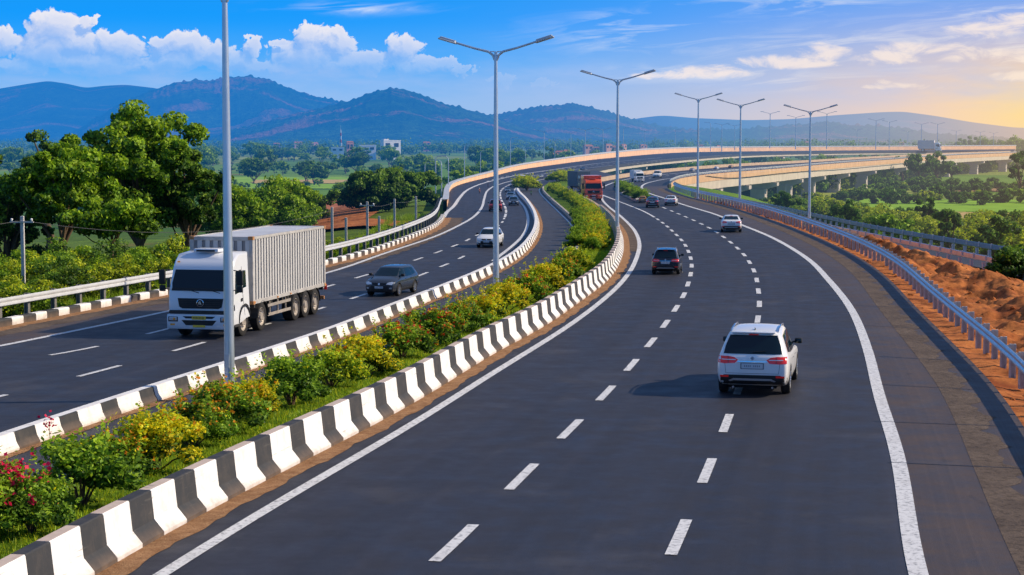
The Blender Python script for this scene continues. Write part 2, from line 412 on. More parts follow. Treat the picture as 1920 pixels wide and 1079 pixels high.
M_sand2 = mat('dusty_shoulder', fn=f_dirt((.095, .072, .060), (.165, .125, .098), .8))
M_red = mat('red_earth', fn=f_dirt((.24, .060, .016), (.66, .235, .065), .5))
def ribbon(name, path, w0, w1, z, m, jit=.08):
    mb = MB(); P = resample(path, .35); vs = []
    for i, p in enumerate(P):
        t = (P[min(i+1, len(P)-1)]-P[max(i-1, 0)]).normalized(); r = Vector((t.y, -t.x))
        a = p+r*(w0); b = p+r*(w1+jit*wob(i*.7)); vs += [(a.x, a.y, z), (b.x, b.y, z)]
    mb.add(vs, [(2*i, 2*i+1, 2*i+3, 2*i+2) for i in range(len(P)-1)])
    return struct(mb.build(name, m))
ribbon('sand_strip', cut(RC_L, None, 160), -.1, .42, .007, M_sand)
ribbon('sand_strip', cut(LC_R, 20, 200), -.1, .24, .006, M_sand, .04)
ribbon('sand_strip', cut(LC_L, 20, 150), .0, .55, .009, M_sand, .12)
ribbon('dusty_edge', cut(RC_R, 20, 236), -1.5, -.75, .0085, M_sand2, .3)
M_thin = mat('thin_dark_line', (.012, .012, .013), .5)  # thin dark lines laid across the right shoulder
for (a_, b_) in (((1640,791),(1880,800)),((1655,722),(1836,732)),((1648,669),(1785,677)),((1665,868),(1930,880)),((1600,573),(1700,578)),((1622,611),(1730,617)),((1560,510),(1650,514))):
    p_, q_ = W(*a_).xy, W(*b_).xy; line([p_.lerp(q_, k/6) for k in range(7)], .045, z=.0125, name='shoulder_line').data.materials[0] = M_thin
ribbon('dusty_edge', cut(RC_L, 105, 180), .35, 1.0, .0085, M_sand2, .1)
ribbon('dusty_edge', cut(LC_L, 20, 150), .5, 1.5, .0075, M_sand2, .2)
# ------------------------------------------------------------------ painted barriers
def f_conc(col, dirt):
    def fn(t, b):
        p = t.pos(True); g = t.new('ShaderNodeSeparateXYZ'); t.l.new(p, g.inputs[0])
        n = t.noise(p, 3.2, 6, .7); n2 = t.noise(t.pos(True, (9, 9, 1.2)), 1, 4, .6)
        c = t.mix(t.math('MULTIPLY', t.ramp(n, [(.46, 0.), (.76, 1.)]), .42), col, dirt)
        c = t.mix(t.math('MULTIPLY', t.ramp(n2, [(.55, 0.), (.75, 1.)]), .22), c, dirt)
        scf = t.noise(t.pos(True, (1.1, 1.1, 16)), 1, 4, .7); c = t.mix(t.ramp(scf, [(.62, 0.), (.70, .45)]), c, (.12, .11, .10))
        stn = t.noise(t.pos(True, (5, 5, .5)), 1, 3, .6); c = t.mix(t.ramp(stn, [(.58, 0.), (.76, .28)]), c, dirt)
        low = t.math('SUBTRACT', 1.0, t.math('DIVIDE', g.outputs[2], .22, clamp=True), clamp=True)
        c = t.mix(t.math('MULTIPLY', low, t.math('MULTIPLY_ADD', n, .8, .0)), c, (.28, .17, .10))
        t.l.new(c, b.inputs['Base Color']); b.inputs['Roughness'].default_value = .75
        bp = t.new('ShaderNodeBump'); bp.inputs['Strength'].default_value = .25; bp.inputs['Distance'].default_value = .01
        t.l.new(t.noise(p, 25, 5), bp.inputs['Height']); t.l.new(bp.outputs[0], b.inputs['Normal'])
    return fn
M_white = mat('white_concrete_paint', fn=f_conc((.86, .85, .84), (.50, .42, .36)))
M_black = mat('black_concrete_paint', fn=f_conc((.030, .032, .037), (.11, .09, .075)))
M_cap = mat('weathered_barrier_top', fn=f_conc((.62, .50, .42), (.36, .24, .17)))
def barrier(path, prof, wa, wb, label, capk=None, name='painted_barrier', gap=.012, top=()):
    D = plen(path); mb = MB(); s = 0; k = 0
    while s < D[-1]-.3:
        w = (wa if k % 2 else wb)*(1+.06*math.sin(k*2.7)); e = min(s+w, D[-1]); far = (s > 90)
        pts = [at(path, s+gap*(0 if far else .5)+(e-s-(0 if far else gap))*j/2, D)[0] for j in range(3)]
        mb.sweep(pts, prof, segmi=lambda i, kk: 0 if kk in top else (2 if (capk is not None and kk == capk and k % 2) else k % 2 ^ 1), cap=not far)
        s = e; k += 1
    o = mb.build(name, [M_white, M_black, M_cap]); fixn(o); return tag(o, label, 'barrier')
JB = cut(RC_L, 14, 158)
barrier(JB, [(0, 0), (0, .07), (-.17, .27), (-.22, .74), (-.24, .76), (-.44, .76), (-.46, .74), (-.52, .27), (-.6, .0)], 1.08, .86, 'black and white painted concrete barrier beside the planted median, nearest and tallest', capk=4)
barrier(cut(MB_L, 14, 228), [(.42, 0), (.42, .05), (.35, .17), (.30, .37), (.27, .38), (.05, .38), (0, .2), (0, 0)], 1.2, .9, 'low black and white barrier between left carriageway and narrow service lane', capk=None, top=(4, 5, 6))
barrier(cut(LC_L, 20, 152), [(0, 0), (0, .22), (-.03, .27), (-.3, .27), (-.33, 0)], .85, .85, 'black and white kerb below the left roadside guardrail', name='striped_kerb')
def plain_wall(path, prof, m, label, name='low_wall', cat='wall'):
    mb = MB(); mb.sweep(path, prof); o = mb.build(name, m); fixn(o); return tag(o, label, cat)
M_beige = mat('beige_concrete', (.50, .36, .24), .85, var=.18, vscale=.8, bump=.2)
M_conc = mat('grey_concrete', (.42, .38, .33), .85, var=.15, vscale=.5, bump=.2)
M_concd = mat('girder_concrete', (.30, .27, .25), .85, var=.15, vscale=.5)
M_metal = mat('galvanised_steel', (.62, .66, .70), .38, var=.12, vscale=3, metal=.75)
M_wmetal = mat('white_painted_steel', (.52, .53, .55), .45, var=.1, vscale=2)
M_mdark = mat('weathered_post_steel', (.20, .19, .18), .7, var=.2, vscale=6, metal=.2)
plain_wall(cut(RC_L[:next(i for i, p in enumerate(RC_L) if p.y > 226)], 157, 226), [(0, 0), (0, .42), (-.25, .42), (-.3, 0)], M_beige, 'low beige kerb wall around the far end of the hedge', name='kerb_wall')
plain_wall(cut(M_L, 100, 236), [(.22, 0), (.2, .3), (.02, .3), (0, 0)], M_conc, 'dark grey kerb wall between service lane and green hedge', name='kerb_wall')
# ------------------------------------------------------------------ guardrails
WPROF = [(0, .50), (.045, .53), (.045, .60), (.0, .64), (.045, .68), (.045, .76), (0, .80), (-.03, .78), (-.03, .52)]
def guardrail(path, label, side=1, spacing=2.0, mrail=None, posts=True, name='guardrail', h=0, double=False, z=0, maxposts=100, tall=.0, beam=WPROF, pm=None):
    root = thing(name, label, 'guardrail', (path[0].x, path[0].y, z)); off = root.location
    P = [(p.x-off.x, p.y-off.y, 0) for p in path]; D = plen(path)
    pr = [(u*side, w+h) for u, w in beam]; mb = MB(); mb.sweep(P, pr); fixn(mb.build('rail', mrail or M_metal, root, smooth=50))
    if posts:
        n = int(D[-1]/spacing); pmesh = None; rest = MB()
        for k in range(n+1):
            p, t = at(path, k*spacing, D); r = Vector((t.y, -t.x)); ang = math.atan2(t.y, t.x)
            if k < maxposts:
                if pmesh is None:
                    q = MB()
                    q.box((0, .13*side, .42+tall/2+h/2-.1), (.16, .04, .98+tall+h)); q.box((0, .20*side, .42+tall/2+h/2-.1), (.05, .1, .98+tall+h)); q.box((0, .26*side, .42+tall/2+h/2-.1), (.16, .04, .98+tall+h))
                    q.box((0, .07*side, .65+h), (.12, .08, .3))
                    o = q.build('post', pm or M_mdark, root); pmesh = o
                else:
                    o = pmesh.copy(); COL.objects.link(o); o.parent = root
                o.location = (p.x-off.x, p.y-off.y, 0); o.rotation_euler = (0, 0, ang)
                if double and k < maxposts-1:
                    pass
            else:
                M = Matrix.Translation((p.x-off.x, p.y-off.y, 0)) @ Matrix.Rotation(ang, 4, 'Z')
                rest.box((0, .15*side, .42), (.16, .12, .98), M=M)
        if rest.v: tag(rest.build('post', pm or M_mdark, root), kind='stuff')
    return root
GR = offset(RC_R, .62)
M_rust = mat('dusty_post_steel', (.46, .46, .45), .7, var=.25, vscale=5, metal=.25)
g1 = guardrail(cut(GR, 20, 236), 'long galvanised guardrail along the right shoulder, set in red earth', side=-1, spacing=1.9, tall=.02, pm=M_rust)
g2 = guardrail(offset(cut(LC_L, 20, 172), -.55), 'white guardrail above the striped kerb beside the left trees', side=1, spacing=2.0, mrail=M_wmetal, h=.12)
M_beam = mat('pale_beam_concrete', (.56, .48, .38), .85, var=.12, vscale=.5)
M_fascia = mat('warm_fascia', (.60, .37, .20), .85, var=.18, vscale=.6)
M_pier = mat('pier_concrete', (.50, .43, .37), .9, var=.12, vscale=.4)
def flyover(label, outer, side, pier_px, par, girder, z=0, rail=True, pier_in=3.0, name='flyover', inner=None, parm=None, capw=6.5, zg=-8.5, colw=2.4, fz=-1.05):
    """outer: the edge polyline that shows; side +1 = structure lies to the right of the outer edge's outward side"""
    root = thing(name, label, 'flyover', (outer[0].x, outer[0].y, 0)); off = root.location
    loc = lambda P: [(p.x-off.x, p.y-off.y, 0) for p in P]
    s = side
    mb = MB(); mb.sweep(loc(outer), [(s*.06, fz), (s*.42, fz), (s*.42, par), (s*.10, par), (s*.06, 0)]); fixn(mb.build('parapet', parm or M_beige, root))
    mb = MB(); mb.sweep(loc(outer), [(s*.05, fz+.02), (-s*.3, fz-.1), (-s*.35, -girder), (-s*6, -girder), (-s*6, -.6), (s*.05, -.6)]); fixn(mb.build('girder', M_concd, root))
    mb = MB(); mb.sweep(loc(outer), [(s*.34, fz-.02), (s*.30, -girder+.12), (-s*.1, -girder+.05), (-s*.1, fz-.02)]); fixn(mb.build('edge_beam', M_beam, root))
    if inner: 
        mb = MB(); q = resample(inner, n=len(outer)); vs = []
        for a, b in zip(outer, q): vs += [(a.x-off.x, a.y-off.y, -.56), (b.x-off.x, b.y-off.y, -.56), (b.x-off.x, b.y-off.y, -1.1), (a.x-off.x, a.y-off.y, -1.1)]
        mb.add(vs, [f for i in range(len(outer)-1) for f in ((4*i, 4*i+1, 4*i+5, 4*i+4), (4*i+1, 4*i+2, 4*i+6, 4*i+5), (4*i+2, 4*i+3, 4*i+7, 4*i+6))])
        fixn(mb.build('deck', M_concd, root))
    if rail:
        D = plen(outer); q = offset(outer, s*.25); mb = MB(); m2 = MB()
        mb.sweep(loc(q), [(-.07, par+.34), (-.07, par+.48), (.07, par+.48), (.07, par+.34)]); mb.sweep(loc(q), [(-.03, par+.17), (-.03, par+.25), (.03, par+.25), (.03, par+.17)])
        fixn(mb.build('handrail', M_wmetal, root)); n = int(D[-1]/3.0)
        for k in range(n):
            p, t = at(q, k*3.0); m2.box((p.x-off.x, p.y-off.y, par+.25), (.16, .16, .46))
        tag(m2.build('rail_post', M_wmetal, root), kind='stuff')
    ins = offset(outer, -s*pier_in); D = plen(ins)
    for px in pier_px:
        i = min(range(len(outer)), key=lambda j: abs(PX(outer[j].x, outer[j].y)[0]-px)+ (0 if outer[j].y > 262 else 1e4))
        p = ins[i]; t = (ins[min(i+1, len(ins)-1)]-ins[max(i-1, 0)]).normalized(); ang = math.atan2(t.y, t.x)
        M = Matrix.Rotation(ang, 4, 'Z'); mb = MB(); zt = -girder
        mb.box((0, 0, (zg+zt-1.3)/2), (colw*.8, colw, zt-1.3-zg), M=M, bev=.15)
        col = mb.build('pier', M_pier, root, loc=(p.x-off.x, p.y-off.y, 0))
        mb = MB(); hw = capw/2; h0 = zt-1.35
        vs = [Vector(v) for x in (-1.05, 1.05) for v in ((x, -hw, zt), (x, hw, zt), (x, hw, zt-.7), (x, colw*.55, h0), (x, -colw*.55, h0), (x, -hw, zt-.7))]
        fs = [(0, 1, 2, 3, 4, 5), (11, 10, 9, 8, 7, 6)]+[(k, (k+1) % 6+0 if k < 5 else 0, 6+(k+1) % 6, 6+k) for k in range(6)]
        vs += []
        mb.add([M @ v for v in vs], fs); mb.box((0, s*-(-hw+.4), zt+.35), (.9, .7, .7), M=M)
        c = mb.build('pier_cap', M_pier, col); fixn(c)
    return root
outR = [p for p in RC_R if p.y > 250 and p.x > 20.9]
inR = [p for p in RC_L if p.y > 268]
flyover('long concrete flyover curving right on hammerhead piers with railing', offset(outR, .1), 1, [1345, 1400, 1450, 1497, 1540, 1587, 1637, 1695, 1790, 1842, 1895], .18, 2.6, inner=offset(inR, -.2), pier_in=3.1, zg=-8.5, parm=M_fascia, capw=8.0, colw=3.1)
plain_wall([p for p in RC_L if p.y > 268], [(-.05, -.5), (-.05, .62), (-.35, .62), (-.4, -.5)], M_beige, 'pale concrete parapet on the inner side of the right flyover', name='parapet_wall')
outN = [p for p in LC_R if p.y > 300]; outF = [p for p in LC_L if p.y > 172]
M_far = mat('warm_parapet', (.85, .50, .28), .85, var=.15, vscale=.4)
flyover('distant elevated deck behind, crossing to the horizon on slim piers', offset(outN, .1), 1, [1125, 1166, 1215, 1300, 1376, 1470, 1560, 1650], .30, 1.15, inner=offset(outF, -.2), pier_in=2.2, rail=False, parm=mat('shaded_parapet', (.035, .042, .065), .8, var=.1), capw=4, fz=-.42, zg=-8.5, colw=1.3)  # near parapet gets a dark blue that paints in its shaded face
pw = MB()
P3 = [(p.x, p.y) for p in outF]
pp = []
for p in outF:
    f = min(1, max(0, (p.y-260)/420)); pp.append((p.x, p.y, f))
D = plen(outF)
for i in range(len(pp)-1):
    (x0, y0, f0), (x1, y1, f1) = pp[i], pp[i+1]; t = Vector((x1-x0, y1-y0)).normalized(); r = Vector((-t.y, t.x))*.4
    h0, h1 = .55+f0*1.3, .55+f1*1.3
    pw.add([(x0, y0, -.5), (x1, y1, -.5), (x1, y1, h1), (x0, y0, h0), (x0+r.x, y0+r.y, h0), (x1+r.x, y1+r.y, h1), (x1+r.x, y1+r.y, -.5), (x0+r.x, y0+r.y, -.5)], [(0, 1, 2, 3), (3, 2, 5, 4), (4, 5, 6, 7)], [1, 1, 1])
fp = thing('parapet_wall', 'long warm coloured parapet with white coping along the outer side of the left road', 'wall')
o = pw.build('wall', [M_white, M_far], fp)
pc = MB()
for i in range(len(pp)-1):
    (x0, y0, f0), (x1, y1, f1) = pp[i], pp[i+1]; t = Vector((x1-x0, y1-y0)).normalized(); r = Vector((-t.y, t.x))*.5; q = Vector((-t.y, t.x))*-.1
    h0, h1 = .56+f0*1.3, .56+f1*1.3; e0, e1 = .16+f0*.35, .16+f1*.35
    pc.add([(x0+q.x, y0+q.y, h0), (x1+q.x, y1+q.y, h1), (x1+q.x, y1+q.y, h1+e1), (x0+q.x, y0+q.y, h0+e0), (x0+r.x, y0+r.y, h0+e0), (x1+r.x, y1+r.y, h1+e1)], [(0, 1, 2, 3), (3, 2, 5, 4)])
pc.build('coping', M_wmetal, fp)
# ------------------------------------------------------------------ double arm street lamps
M_pole = mat('galvanised_pole', (.55, .60, .66), .34, var=.08, vscale=1.5, metal=.65)
M_head = mat('lamp_housing', (.50, .53, .57), .35, metal=.4)
M_lens = mat('lamp_lens', (.62, .66, .70), .15)
def make_lamp(label):
    r = thing('street_lamp', label, 'street lamp')
    mb = MB(); mb.tube([(0, 0, 0), (0, 0, 3), (0, 0, 7), (0, 0, 10.3)], [.135, .12, .095, .065], 16); mb.build('pole', M_pole, r, smooth=60)
    mb = MB(); mb.box((0, 0, .02), (.42, .42, .04), bev=.01)
    for a in range(4): mb.tube([(.15*math.cos(a*1.57+.78), .15*math.sin(a*1.57+.78), .03), (.15*math.cos(a*1.57+.78), .15*math.sin(a*1.57+.78), .1)], .018, 6)
    mb.build('base_plate', M_pole, r)
    mb = MB(); mb.box((0, -.125, 1.0), (.12, .02, .35), bev=.005); mb.build('access_door', M_head, r)
    for s in (-1, 1):
        mb = MB(); pts = [(s*(.04+.0), 0, 9.95), (s*.13, 0, 10.16), (s*.32, 0, 10.30), (s*.9, 0, 10.44), (s*1.85, 0, 10.72)]
        mb.tube(pts, [.055, .052, .05, .045, .04], 10)
        mb.tube([(s*.05, 0, 10.3), (s*.32, 0, 10.30)], .02, 8); mb.build('arm', M_pole, r, smooth=60)
        a = math.atan2(.28, .95); M = Matrix.Translation((s*2.08, 0, 10.80)) @ Matrix.Rotation(-s*a, 4, 'Y')
        mb = MB(); mb.box((0, 0, 0), (.82, .30, .15), M=M, bev=.05, taper=(.86, .7)); mb.box((-s*.42, 0, -.01), (.16, .09, .08), M=M, bev=.02)
        h = mb.build('lamp_head', M_head, r, smooth=50)
        mb = MB(); mb.box((s*.05, 0, -.056), (.5, .18, .02), M=M, bev=.004); mb.build('lens', M_lens, h)
    return r
lamp0 = make_lamp('tall grey lamp post rising out of frame in front of the white truck')
b = W(431, 751); lamp0.location = b; lamp0.rotation_euler = (0, 0, R(-18))
LG = 'double arm lamps along the road'
for (bx, by, ty, rz, lab) in ((930, 560, 97, -15, 'tall double arm lamp standing in the yellow flower bushes'), (1157, 447, 150, -13, 'double arm lamp at the tip of the hedge near the road bend'),
        (1308, 373, 186, -10, 'double arm lamp behind the guardrail where the flyover begins'), (1387, 385, 197, -10, 'double arm lamp at the first flyover piers'), (1517, 419, 209, -8, 'double arm lamp on the guardrail right of the flyover piers')):
    p = W(bx, by); px2 = PX(p.x, p.y, 10.3)[1]; sc = (PX(p.x, p.y)[1]-ty)/(PX(p.x, p.y)[1]-px2)
    dup(lamp0, p, R(rz), sc, lab)
def far_lamp(px, top, bot, D, single=0, g=True):
    """a lamp whose base stands at depth D; bot is where it stands, top its head"""
    x = (px-CX)/F*D; z0 = 6.6-(bot-258)/F*D; z1 = 6.6-(top-258)/F*D
    src = lamp_single if single else lamp_far
    return dup(src, (x, D, z0), R(-8 if single != 2 else 172), (z1-z0)/10.3, None)
lamp_far = thing('street_lamp', 'small distant double arm lamp against the hills', 'street lamp', (0, -500, 0), 0, 'distant double arm lamps')
mb = MB(); mb.tube([(0, 0, 0), (0, 0, 10.2)], [.15, .1], 6); mb.build('pole', M_pole, lamp_far)
for s in (-1, 1):
    mb = MB(); mb.tube([(0, 0, 9.9), (s*.4, 0, 10.25), (s*2.0, 0, 10.65)], .06, 5); mb.build('arm', M_pole, lamp_far)
    mb = MB(); mb.box((s*2.4, 0, 10.75), (.9, .25, .14)); mb.build('lamp_head', M_head, lamp_far)
lamp_single = thing('street_lamp', 'slender distant lamp post with one curved arm', 'street lamp', (0, -500, 0), 0, 'distant single arm lamps')
mb = MB(); mb.tube([(0, 0, 0), (0, 0, 9.2), (.12, 0, 9.9), (.5, 0, 10.25), (1.5, 0, 10.3)], [.14, .1, .08, .06, .05], 6); mb.build('pole', M_pole, lamp_single)
mb = MB(); mb.box((1.8, 0, 10.28), (.8, .22, .12)); mb.build('lamp_head', M_head, lamp_single)
for a in ((1442, 213, 278, 800), (1490, 220, 280, 850), (1548, 213, 279, 760), (1640, 226, 281, 850), (1665, 229, 279, 820), (1725, 233, 281, 900), (1755, 233, 282, 900), (1790, 246, 281, 1000), (1835, 248, 281, 1000), (1860, 250, 281, 1050),
          (1352, 234, 285, 700), (1376, 236, 282, 800), (1070, 250, 296, 620), (1097, 244, 300, 560), (1130, 243, 300, 580), (1208, 246, 290, 760), (1265, 244, 285, 820), (1020, 247, 300, 600), (1605, 244, 281, 1000), (1700, 247, 281, 1100)):
    far_lamp(*a)
for a in ((871, 272, 345, 300, 1), (901, 283, 338, 330, 1), (957, 258, 322, 400, 1), (985, 277, 318, 440, 1), (797, 305, 372, 260, 0), (817, 292, 390, 205, 1), (828, 300, 396, 200, 2), (841, 293, 384, 225, 2), (1168, 240, 292, 700, 1), (1331, 230, 284, 800, 2), (1040, 262, 306, 520, 1), (1473, 345, 372, 330, 1)):
    far_lamp(a[0], a[1], a[2], a[3], a[4] or 1)
for s_ in (lamp_far, lamp_single):
    for ch in list(s_.children): bpy.data.objects.remove(ch)
    bpy.data.objects.remove(s_)
# thin concrete posts with wires along the left verge
M_cpost = mat('concrete_post', (.52, .50, .48), .8, var=.15, vscale=4)
post0 = None; tops = []
for (px, ty, by, lab) in ((45, 405, 562, 'pale utility post with small crossarm beside the left guardrail'), (623, 388, 466, 'first of the thin concrete posts beside the container truck'), (649, 408, 460, 'short thin post right behind the container truck'), (689, 378, 455, 'thin post with small crosspiece between the truck and the round trees'),
                  (711, 405, 447, 'short post in front of the round trees'), (740, 373, 442, 'thin post before the middle of the round trees'), (780, 368, 431, 'thin post at the right end of the round trees')):
    p = W(px, by, -.3); top = 6.6-(ty-258)/F*p.y
    r = thing('utility_post', lab, 'post', p)
    mb = MB(); mb.box((0, 0, (top+.3)/2), (.15, .15, top+.3), bev=.02); mb.build('post', M_cpost, r)
    if px in (45, 689):
        mb = MB(); mb.box((0, -.1, top+.3-.25), (1.0, .06, .07)); mb.build('crossarm', M_cpost, r)
        mb = MB(); mb.lathe([(0, .02), (.03, .05), (.1, .05), (.12, .01)], 'z', (-.42, -.1, top+.3-.21), 8); mb.lathe([(0, .02), (.03, .05), (.1, .05), (.12, .01)], 'z', (.42, -.1, top+.3-.21), 8); mb.build('insulator', M_white, r)
    tops.append(Vector((p.x, p.y, top-.2)))
M_wire = mat('wire', (.08, .08, .08), .6)
def wire(a, b, sag, label):
    mb = MB(); mb.tube([a.lerp(b, k/10)+Vector((0, 0, -sag*4*(k/10)*(1-k/10))) for k in range(11)], .012, 4); tag(mb.build('overhead_wire', M_wire), label, 'wire', None)
wire(tops[0], tops[0]+Vector((-12, -22, .1)), .5, 'thin wire running left from the utility post out of frame'); wire(tops[0], tops[1], .9, 'long thin wire from the left utility post passing behind the truck')
wire(tops[3], tops[5], .2, 'short wire strung between two thin posts by the round trees'); wire(tops[5], tops[6], .15, 'short wire to the last thin post by the round trees')
# ------------------------------------------------------------------ terrain
SV_A = curve([(1330,372),(1400,388),(1440,396),(1540,419),(1665,446),(1765,464),(1890,486),(2050,515)], 2, 6, -.9)
SV_B = curve([(1330,380),(1400,398),(1440,406),(1540,436),(1665,464),(1765,486),(1890,514),(2050,548)], 2, 6, -.9)
near = cut(LC_L, -20, 292)
corr = [Vector((-40, -20)), *[p for p in offset(near, -1.2)], *[p for p in offset(cut(RC_R, 20, 240), 2.5)][::-1], Vector((18, -20))]
i0 = [p for p in SV_A if p.y < 210]
corr = [Vector((-60, -30)), *offset(near, -1.2), Vector((22, 285)), Vector((25, 262)), Vector((26.5, 235)), *sorted(i0, key=lambda p: -p.y), Vector((45, 60)), Vector((45, -30))]
CP = np.array([[p.x, p.y] for p in corr]); _q = sorted(cut(RC_R, 0, 236), key=lambda p: p.y); XRy = [p.y for p in _q]; XRx = [p.x for p in _q]
def poly_dist(x, y):
    x = np.asarray(x, float); y = np.asarray(y, float); best = np.full(x.shape, 1e18); ins = np.zeros(x.shape, bool)
    n = len(CP)
    for i in range(n):
        x0, y0 = CP[i]; x1, y1 = CP[(i+1) % n]; dx, dy = x1-x0, y1-y0; L = dx*dx+dy*dy+1e-9
        t = np.clip(((x-x0)*dx+(y-y0)*dy)/L, 0, 1); d = (x-x0-t*dx)**2+(y-y0-t*dy)**2; best = np.minimum(best, d)
        if dy != 0:
            c = ((y0 > y) != (y1 > y)) & (x < dx*(y-y0)/dy+x0); ins ^= c
    return np.where(ins, 0, np.sqrt(best))
def terr(x, y):
    x = np.asarray(x, float); y = np.asarray(y, float); d = poly_dist(x, y)
    left = 1/(1+np.exp((x-5)/6)); dep = left*np.clip(2.0+(y-110)/40, 2.0, 6.5)+(1-left)*7.2; dep = np.where(y > 330, np.maximum(dep, 6.8), dep)
    w = left*30+(1-left)*24; s = np.clip(d/w, 0, 1); s = s*s*(3-2*s)
    r = np.sqrt(x*x+y*y)
    nz = (np.sin(x*.11+1.3)*np.cos(y*.083)+.5*np.sin(x*.31+y*.27))*.22*np.clip(d/12, 0, 1)
    xr = np.interp(y, XRy, XRx); low = np.clip((x-xr-1.0)/7, 0, 1)*np.clip((236-y)/20, 0, 1)*1.0
    return -.42-low-dep*s+nz*np.clip(1-r/600, 0, 1)
# the ground sheet stops where the embankments' inner faces are paved: one grid, dense in the view, to the horizon
az = np.radians(np.concatenate([np.linspace(-80, -22, 24)[:-1], np.linspace(-22, 22, 420), np.linspace(22, 80, 24)[1:]]))
rr = np.concatenate([np.geomspace(4, 40, 20)[:-1], np.geomspace(40, 1200, 300)[:-1], np.geomspace(1200, 14000, 50)])
A, RR = np.meshgrid(az, rr); X = RR*np.sin(A); Y = RR*np.cos(A); Z = terr(X, Y)
nr, na = X.shape; V = np.stack([X, Y, Z], -1).reshape(-1, 3)
ii = (np.arange(nr-1)[:, None]*na+np.arange(na-1)[None, :]).ravel(); Fc = np.stack([ii, ii+1, ii+na+1, ii+na], 1)
def np_mesh(name, V, Fc, mats, mi=None, smooth_=True):
    me = bpy.data.meshes.new(name); V = np.ascontiguousarray(V, np.float32); Fc = np.ascontiguousarray(Fc, np.int32); k = Fc.shape[1]
    me.vertices.add(len(V)); me.vertices.foreach_set('co', V.ravel()); me.loops.add(Fc.size); me.loops.foreach_set('vertex_index', Fc.ravel())
    me.polygons.add(len(Fc)); me.polygons.foreach_set('loop_start', np.arange(0, Fc.size, k, dtype=np.int32)); 
    for m in (mats if isinstance(mats, (list, tuple)) else [mats]): me.materials.append(m)
    if mi is not None: me.polygons.foreach_set('material_index', np.ascontiguousarray(mi, np.int32))
    me.update(calc_edges=True)
    if smooth_: me.shade_smooth()
    return me
def f_land(t, b):
    p = t.pos(); g = t.new('ShaderNodeSeparateXYZ'); t.l.new(p, g.inputs[0])
    # patchwork of fields, stretched along x
    v = t.new('ShaderNodeTexVoronoi'); mp = t.new('ShaderNodeMapping'); mp.inputs['Scale'].default_value = (.012, .0065, 0); mp.inputs['Rotation'].default_value = (0, 0, .35)
    t.l.new(p, mp.inputs[0]); t.l.new(mp.outputs[0], v.inputs['Vector']); v.inputs['Scale'].default_value = 1; v.inputs['Randomness'].default_value = .8
    s = t.new('ShaderNodeSeparateColor'); t.l.new(v.outputs['Color'], s.inputs[0])
    field = t.ramp(s.outputs[0], [(0., (.10, .20, .018)), (.2, (.17, .30, .03)), (.42, (.07, .15, .018)), (.6, (.24, .31, .05)), (.8, (.13, .25, .022)), (1., (.30, .24, .10))], 'CONSTANT')
    rows = t.noise(t.pos(scale=(.05, .6, 1)), 1, 3); field = t.mix(t.math('MULTIPLY', rows, .5), field, t.mix(1., field, (.6, .7, .5), 'MULTIPLY'))
    n = t.noise(p, .35, 6, .7); n2 = t.noise(p, 2.3, 5, .7)
    verge = t.mix(t.ramp(n, [(.35, 0.), (.65, 1.)]), (.04, .085, .010), (.15, .24, .022)); verge = t.mix(t.ramp(n2, [(.4, 0.), (.7, .55)]), verge, (.13, .14, .03))
    far = t.ramp(t.math('DIVIDE', g.outputs[1], 1000.0), [(.17, 0.), (.25, 1.)])
    c = t.mix(far, verge, field)
    soil = t.ramp(t.noise(p, .03, 3), [(.62, 0.), (.68, .6)]); c = t.mix(soil, c, (.28, .13, .06))
    t.l.new(c, b.inputs['Base Color']); b.inputs['Roughness'].default_value = .95; b.inputs['Specular IOR Level'].default_value = .1
    bp = t.new('ShaderNodeBump'); bp.inputs['Strength'].default_value = .8; bp.inputs['Distance'].default_value = .2
    t.l.new(t.noise(p, 1.5, 6, .7), bp.inputs['Height']); t.l.new(bp.outputs[0], b.inputs['Normal'])
M_land = mat('plain', fn=f_land)
o = bpy.data.objects.new('ground', np_mesh('ground', V, Fc, M_land)); COL.objects.link(o); struct(o)
def z_at(x, y): return float(terr(np.array([x]), np.array([y]))[0])
def patch_px(name, pts, zz, m, up=.12, nx=40, ny=14):
    """an irregular four sided field laid on the ground, corners given as pixels"""
    c = []; vs = []
    for x, y in pts:
        z_ = zz
        for _ in range(25): q = W(x, y, z_); z_ = .5*z_+.5*z_at(q.x, q.y)
        c.append(W(x, y, z_).xy)
    big = ((c[1]-c[0]).length+(c[3]-c[0]).length)*.02
    for j in range(ny+1):
        for i in range(nx+1):
            u, v = i/nx, j/ny; q = c[0].lerp(c[1], u).lerp(c[3].lerp(c[2], u), v)
            if 0 < i < nx and 0 < j < ny: pass
            e = 1+.0*u; q = q+Vector((wob(u*9+j), wob(v*7+i*.3)))*max(.8, big)*(1 if j in (0, ny) or i in (0, nx) else 0)
            vs.append((q.x, q.y, z_at(q.x, q.y)+up))
    fs = [(j*(nx+1)+i, j*(nx+1)+i+1, (j+1)*(nx+1)+i+1, (j+1)*(nx+1)+i) for j in range(ny) for i in range(nx)]
    mb = MB(); mb.add(vs, fs); o = mb.build(name, m, smooth=180)
    bm = bmesh.new(); bm.from_mesh(o.data)
    for f in bm.faces:
        if f.normal.z < 0: f.normal_flip()
    bm.to_mesh(o.data); bm.free(); return struct(o)
def f_field(c0, c1, sy=.5):
    def fn(t, b):
        n = t.noise(t.pos(scale=(.06, sy, 1)), 1, 4, .6); n2 = t.noise(t.pos(), .25, 5, .7)
        c = t.mix(t.ramp(n, [(.35, 0.), (.65, 1.)]), c0, c1); c = t.mix(t.ramp(n2, [(.45, 0.), (.7, .5)]), c, tuple(x*.55 for x in c0))
        t.l.new(c, b.inputs['Base Color']); b.inputs['Roughness'].default_value = .95; b.inputs['Specular IOR Level'].default_value = .1
    return fn
